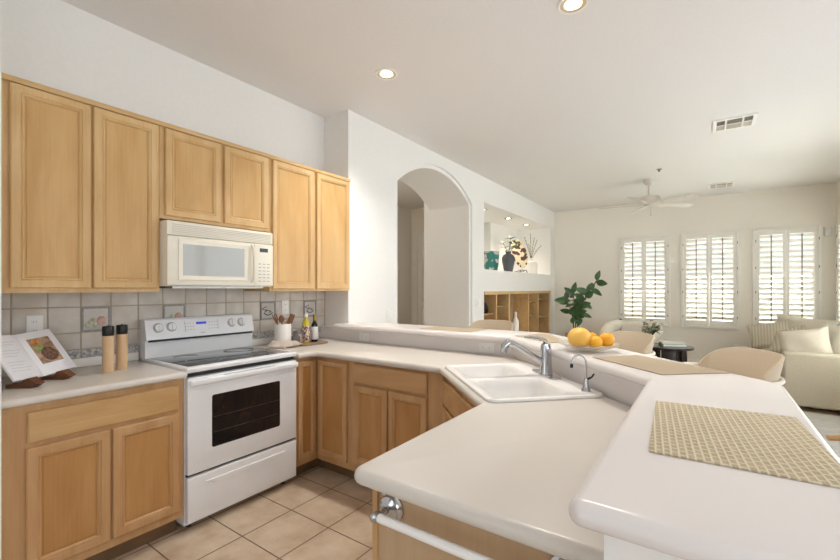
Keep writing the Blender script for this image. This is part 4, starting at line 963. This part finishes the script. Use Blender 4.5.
# armchair
ax, ay = -1.1, 8.08
root = thing('armchair', 'cream boucle armchair with rolled arms beside the plant, below the left window', 'armchair', (ax, ay, 0))
A = Matrix.Translation((ax, ay, 0)) @ Matrix.Rotation(math.radians(-8), 4, 'Z')
MB(A).lathe([(.28, .08), (.33, .10), (.34, .30), (.31, .36)], 32).build('base', 'boucle', root)
MB(A).box((-.27, -.33, .362), (.27, .18, .47), .05, 4).build('seat_cushion', 'boucle', root)
MB(A).box((-.24, .16, .38), (.24, .30, .78), .06, 4).build('back_cushion', 'boucle', root)
for s in (-1, 1):
    MB(A).tube([(s*.20, .30, .72), (s*.31, .22, .72), (s*.38, .02, .66), (s*.38, -.18, .58), (s*.33, -.30, .50)], [.07, .10, .105, .10, .07], 16).build('rolled_arm', 'boucle', root)
    MB(A).box((s*.26-.02, .21, .78), (s*.26+.02, .25, .815)).build('strap', 'darkwood', root, smooth=0)
for x, y in ((-.2, -.2), (.2, -.2), (.2, .2), (-.2, .2)): MB(A).lathe([(.02, 0), (.025, .1)], 10, c=(x, y, 0)).build('leg', 'espresso', root)
# side table
tx, ty = -.50, 7.32
root = thing('coffee_table', 'round dark wood coffee table in front of the middle window', 'coffee table', (tx, ty, 0))
mb = MB(); slab(mb, [(tx+.335*math.cos(2*PI*k/40), ty+.335*math.sin(2*PI*k/40)) for k in range(40)], 0, .465, .50, .012); mb.build('tabletop', 'espresso', root)
for a in (.6, .6+2*PI/3, .6+4*PI/3, ):
    T = Matrix.Translation((tx+.2*math.cos(a), ty+.2*math.sin(a), 0)) @ Matrix.Rotation(a, 4, 'Z'); MB(T).box((-.04, -.09, 0), (.04, .09, .464), .015, 3).build('leg', 'espresso', root)
T = Matrix.Translation((tx+.06, ty, .501)) @ Matrix.Rotation(.35, 4, 'Z')
r = thing('coffee_table_book', 'large grey-green book lying on the coffee table, lower of the two', 'book', (tx+.06, ty, .501), 'books on the coffee table')
MB(T).box((-.16, -.11, 0), (.16, .11, .006)).box((-.16, -.11, .034), (.16, .11, .04)).box((-.16, -.11, .006), (-.153, .11, .034)).build('cover', 'leaf2', r, smooth=0)
MB(T).box((-.152, -.105, .0065), (.155, .105, .0335)).build('pages', 'page', r, smooth=0)
T = T @ Matrix.Translation((.0, 0, .041)) @ Matrix.Rotation(-.1, 4, 'Z')
r = thing('coffee_table_book', 'pale book lying on top of the grey-green book', 'book', (tx+.06, ty, .542), 'books on the coffee table')
MB(T).box((-.15, -.10, 0), (.15, .10, .004)).box((-.15, -.10, .020), (.15, .10, .024)).box((-.15, -.10, .004), (-.144, .10, .020)).build('cover', 'ceramic', r, smooth=0)
MB(T).box((-.143, -.095, .0045), (.146, .095, .0195)).build('pages', 'page', r, smooth=0)
vx, vy = tx-.22, ty-.09
r = thing('glass_vase', 'small pale glass vase with green sprigs on the coffee table', 'vase', (vx, vy, .501))
MB().lathe([(.035, 0), (.045, .02), (.045, .10), (.022, .15), (.026, .17), (.02, .165), (.018, .14)], 18, c=(vx, vy, .501), cap1=False).build('vase_body', mat('pale_glass', '#c6ccd2', None, .15), r)
ms = MB(); ml = MB(); leafy(ms, (vx, vy, .62), [(vx+.12*math.cos(a), vy+.1*math.sin(a), .77+.05*math.sin(a*3)) for a in [k*.55 for k in range(14)]], .09, ml)
g = ms.build('green_sprigs', 'stem'); tag(g, 'soft green sprigs in the small vase on the coffee table', 'foliage'); ml.build('leaves', 'leaf2', g, recalc=False)
# rubber plant
px_, py_ = -2.07, 8.15
r = thing('plant_pot', 'round tan pot holding the rubber plant in the corner', 'plant pot', (px_, py_, 0))
MB().lathe([(.13, 0), (.15, .01), (.19, .48), (.195, .52), (.18, .52), (.17, .46), (.0001, .45)], 28, c=(px_, py_, 0)).build('pot', 'terracotta', r)
root = thing('rubber_plant', 'tall rubber plant with dark glossy leaves in the far left corner', 'plant', (px_, py_, .46))
stems = [[(0, 0, .452), (.0, 0, .75), (.0, 0, 1.0), (-.05, 0, 1.28)], [(0.02, 0, .452), (.05, 0, .8), (.12, -.02, 1.1), (.24, -.02, 1.3), (.38, -.02, 1.52)], [(-.02, 0, .452), (-.05, 0, .8), (-.12, .02, 1.05), (-.19, .02, 1.15)]]
ms = MB()
for st in stems: ms.tube([(px_+x, py_+y, z) for x, y, z in st], [.014]+[.01]*(len(st)-1), 8)
ms.build('stems', 'stem', root)
random.seed(11)
LV = []
for st in stems:
    for i in range(1, len(st)):
        a, b = Vector(st[i-1]), Vector(st[i])
        if b.z < .9: continue
        for k in range(5):
            p = a.lerp(b, (k+.6)/5)
            if p.z < .72: continue
            ang = (k+i)*2.4; LV.append((p, Vector((math.cos(ang), .35*math.sin(ang), random.uniform(-.5, .7)))))
    LV.append((Vector(st[-1]), Vector((.2, 0, 1))))
for (p, d) in LV:
    ml = MB(); leaf(ml, (px_+p.x, py_+p.y, p.z), d, random.uniform(.18, .25), random.uniform(.10, .13), 8, (random.uniform(-.5, .7), -1, random.uniform(-.2, .9))); ml.build('leaf', 'leaf', root, recalc=False, smooth=60)
# rug
rg = MB(); rg.box((-1.9, 4.3, .001), (1.5, 6.15, .012), .003); rg = tag(rg.build('area_rug', 'rug'), 'large grey rug on the floor in front of the sofa arm', 'rug')
mb = MB()
for i in range(5):
    for j in range(2):
        x, y = -1.5+.7*i, 4.75+.9*j; mb.add([(x, y-.12, .0125), (x+.16, y, .0125), (x, y+.12, .0125), (x-.16, y, .0125)], [(0, 1, 2, 3)])
mb.build('diamond_motif', 'rug_dark', rg, smooth=0)
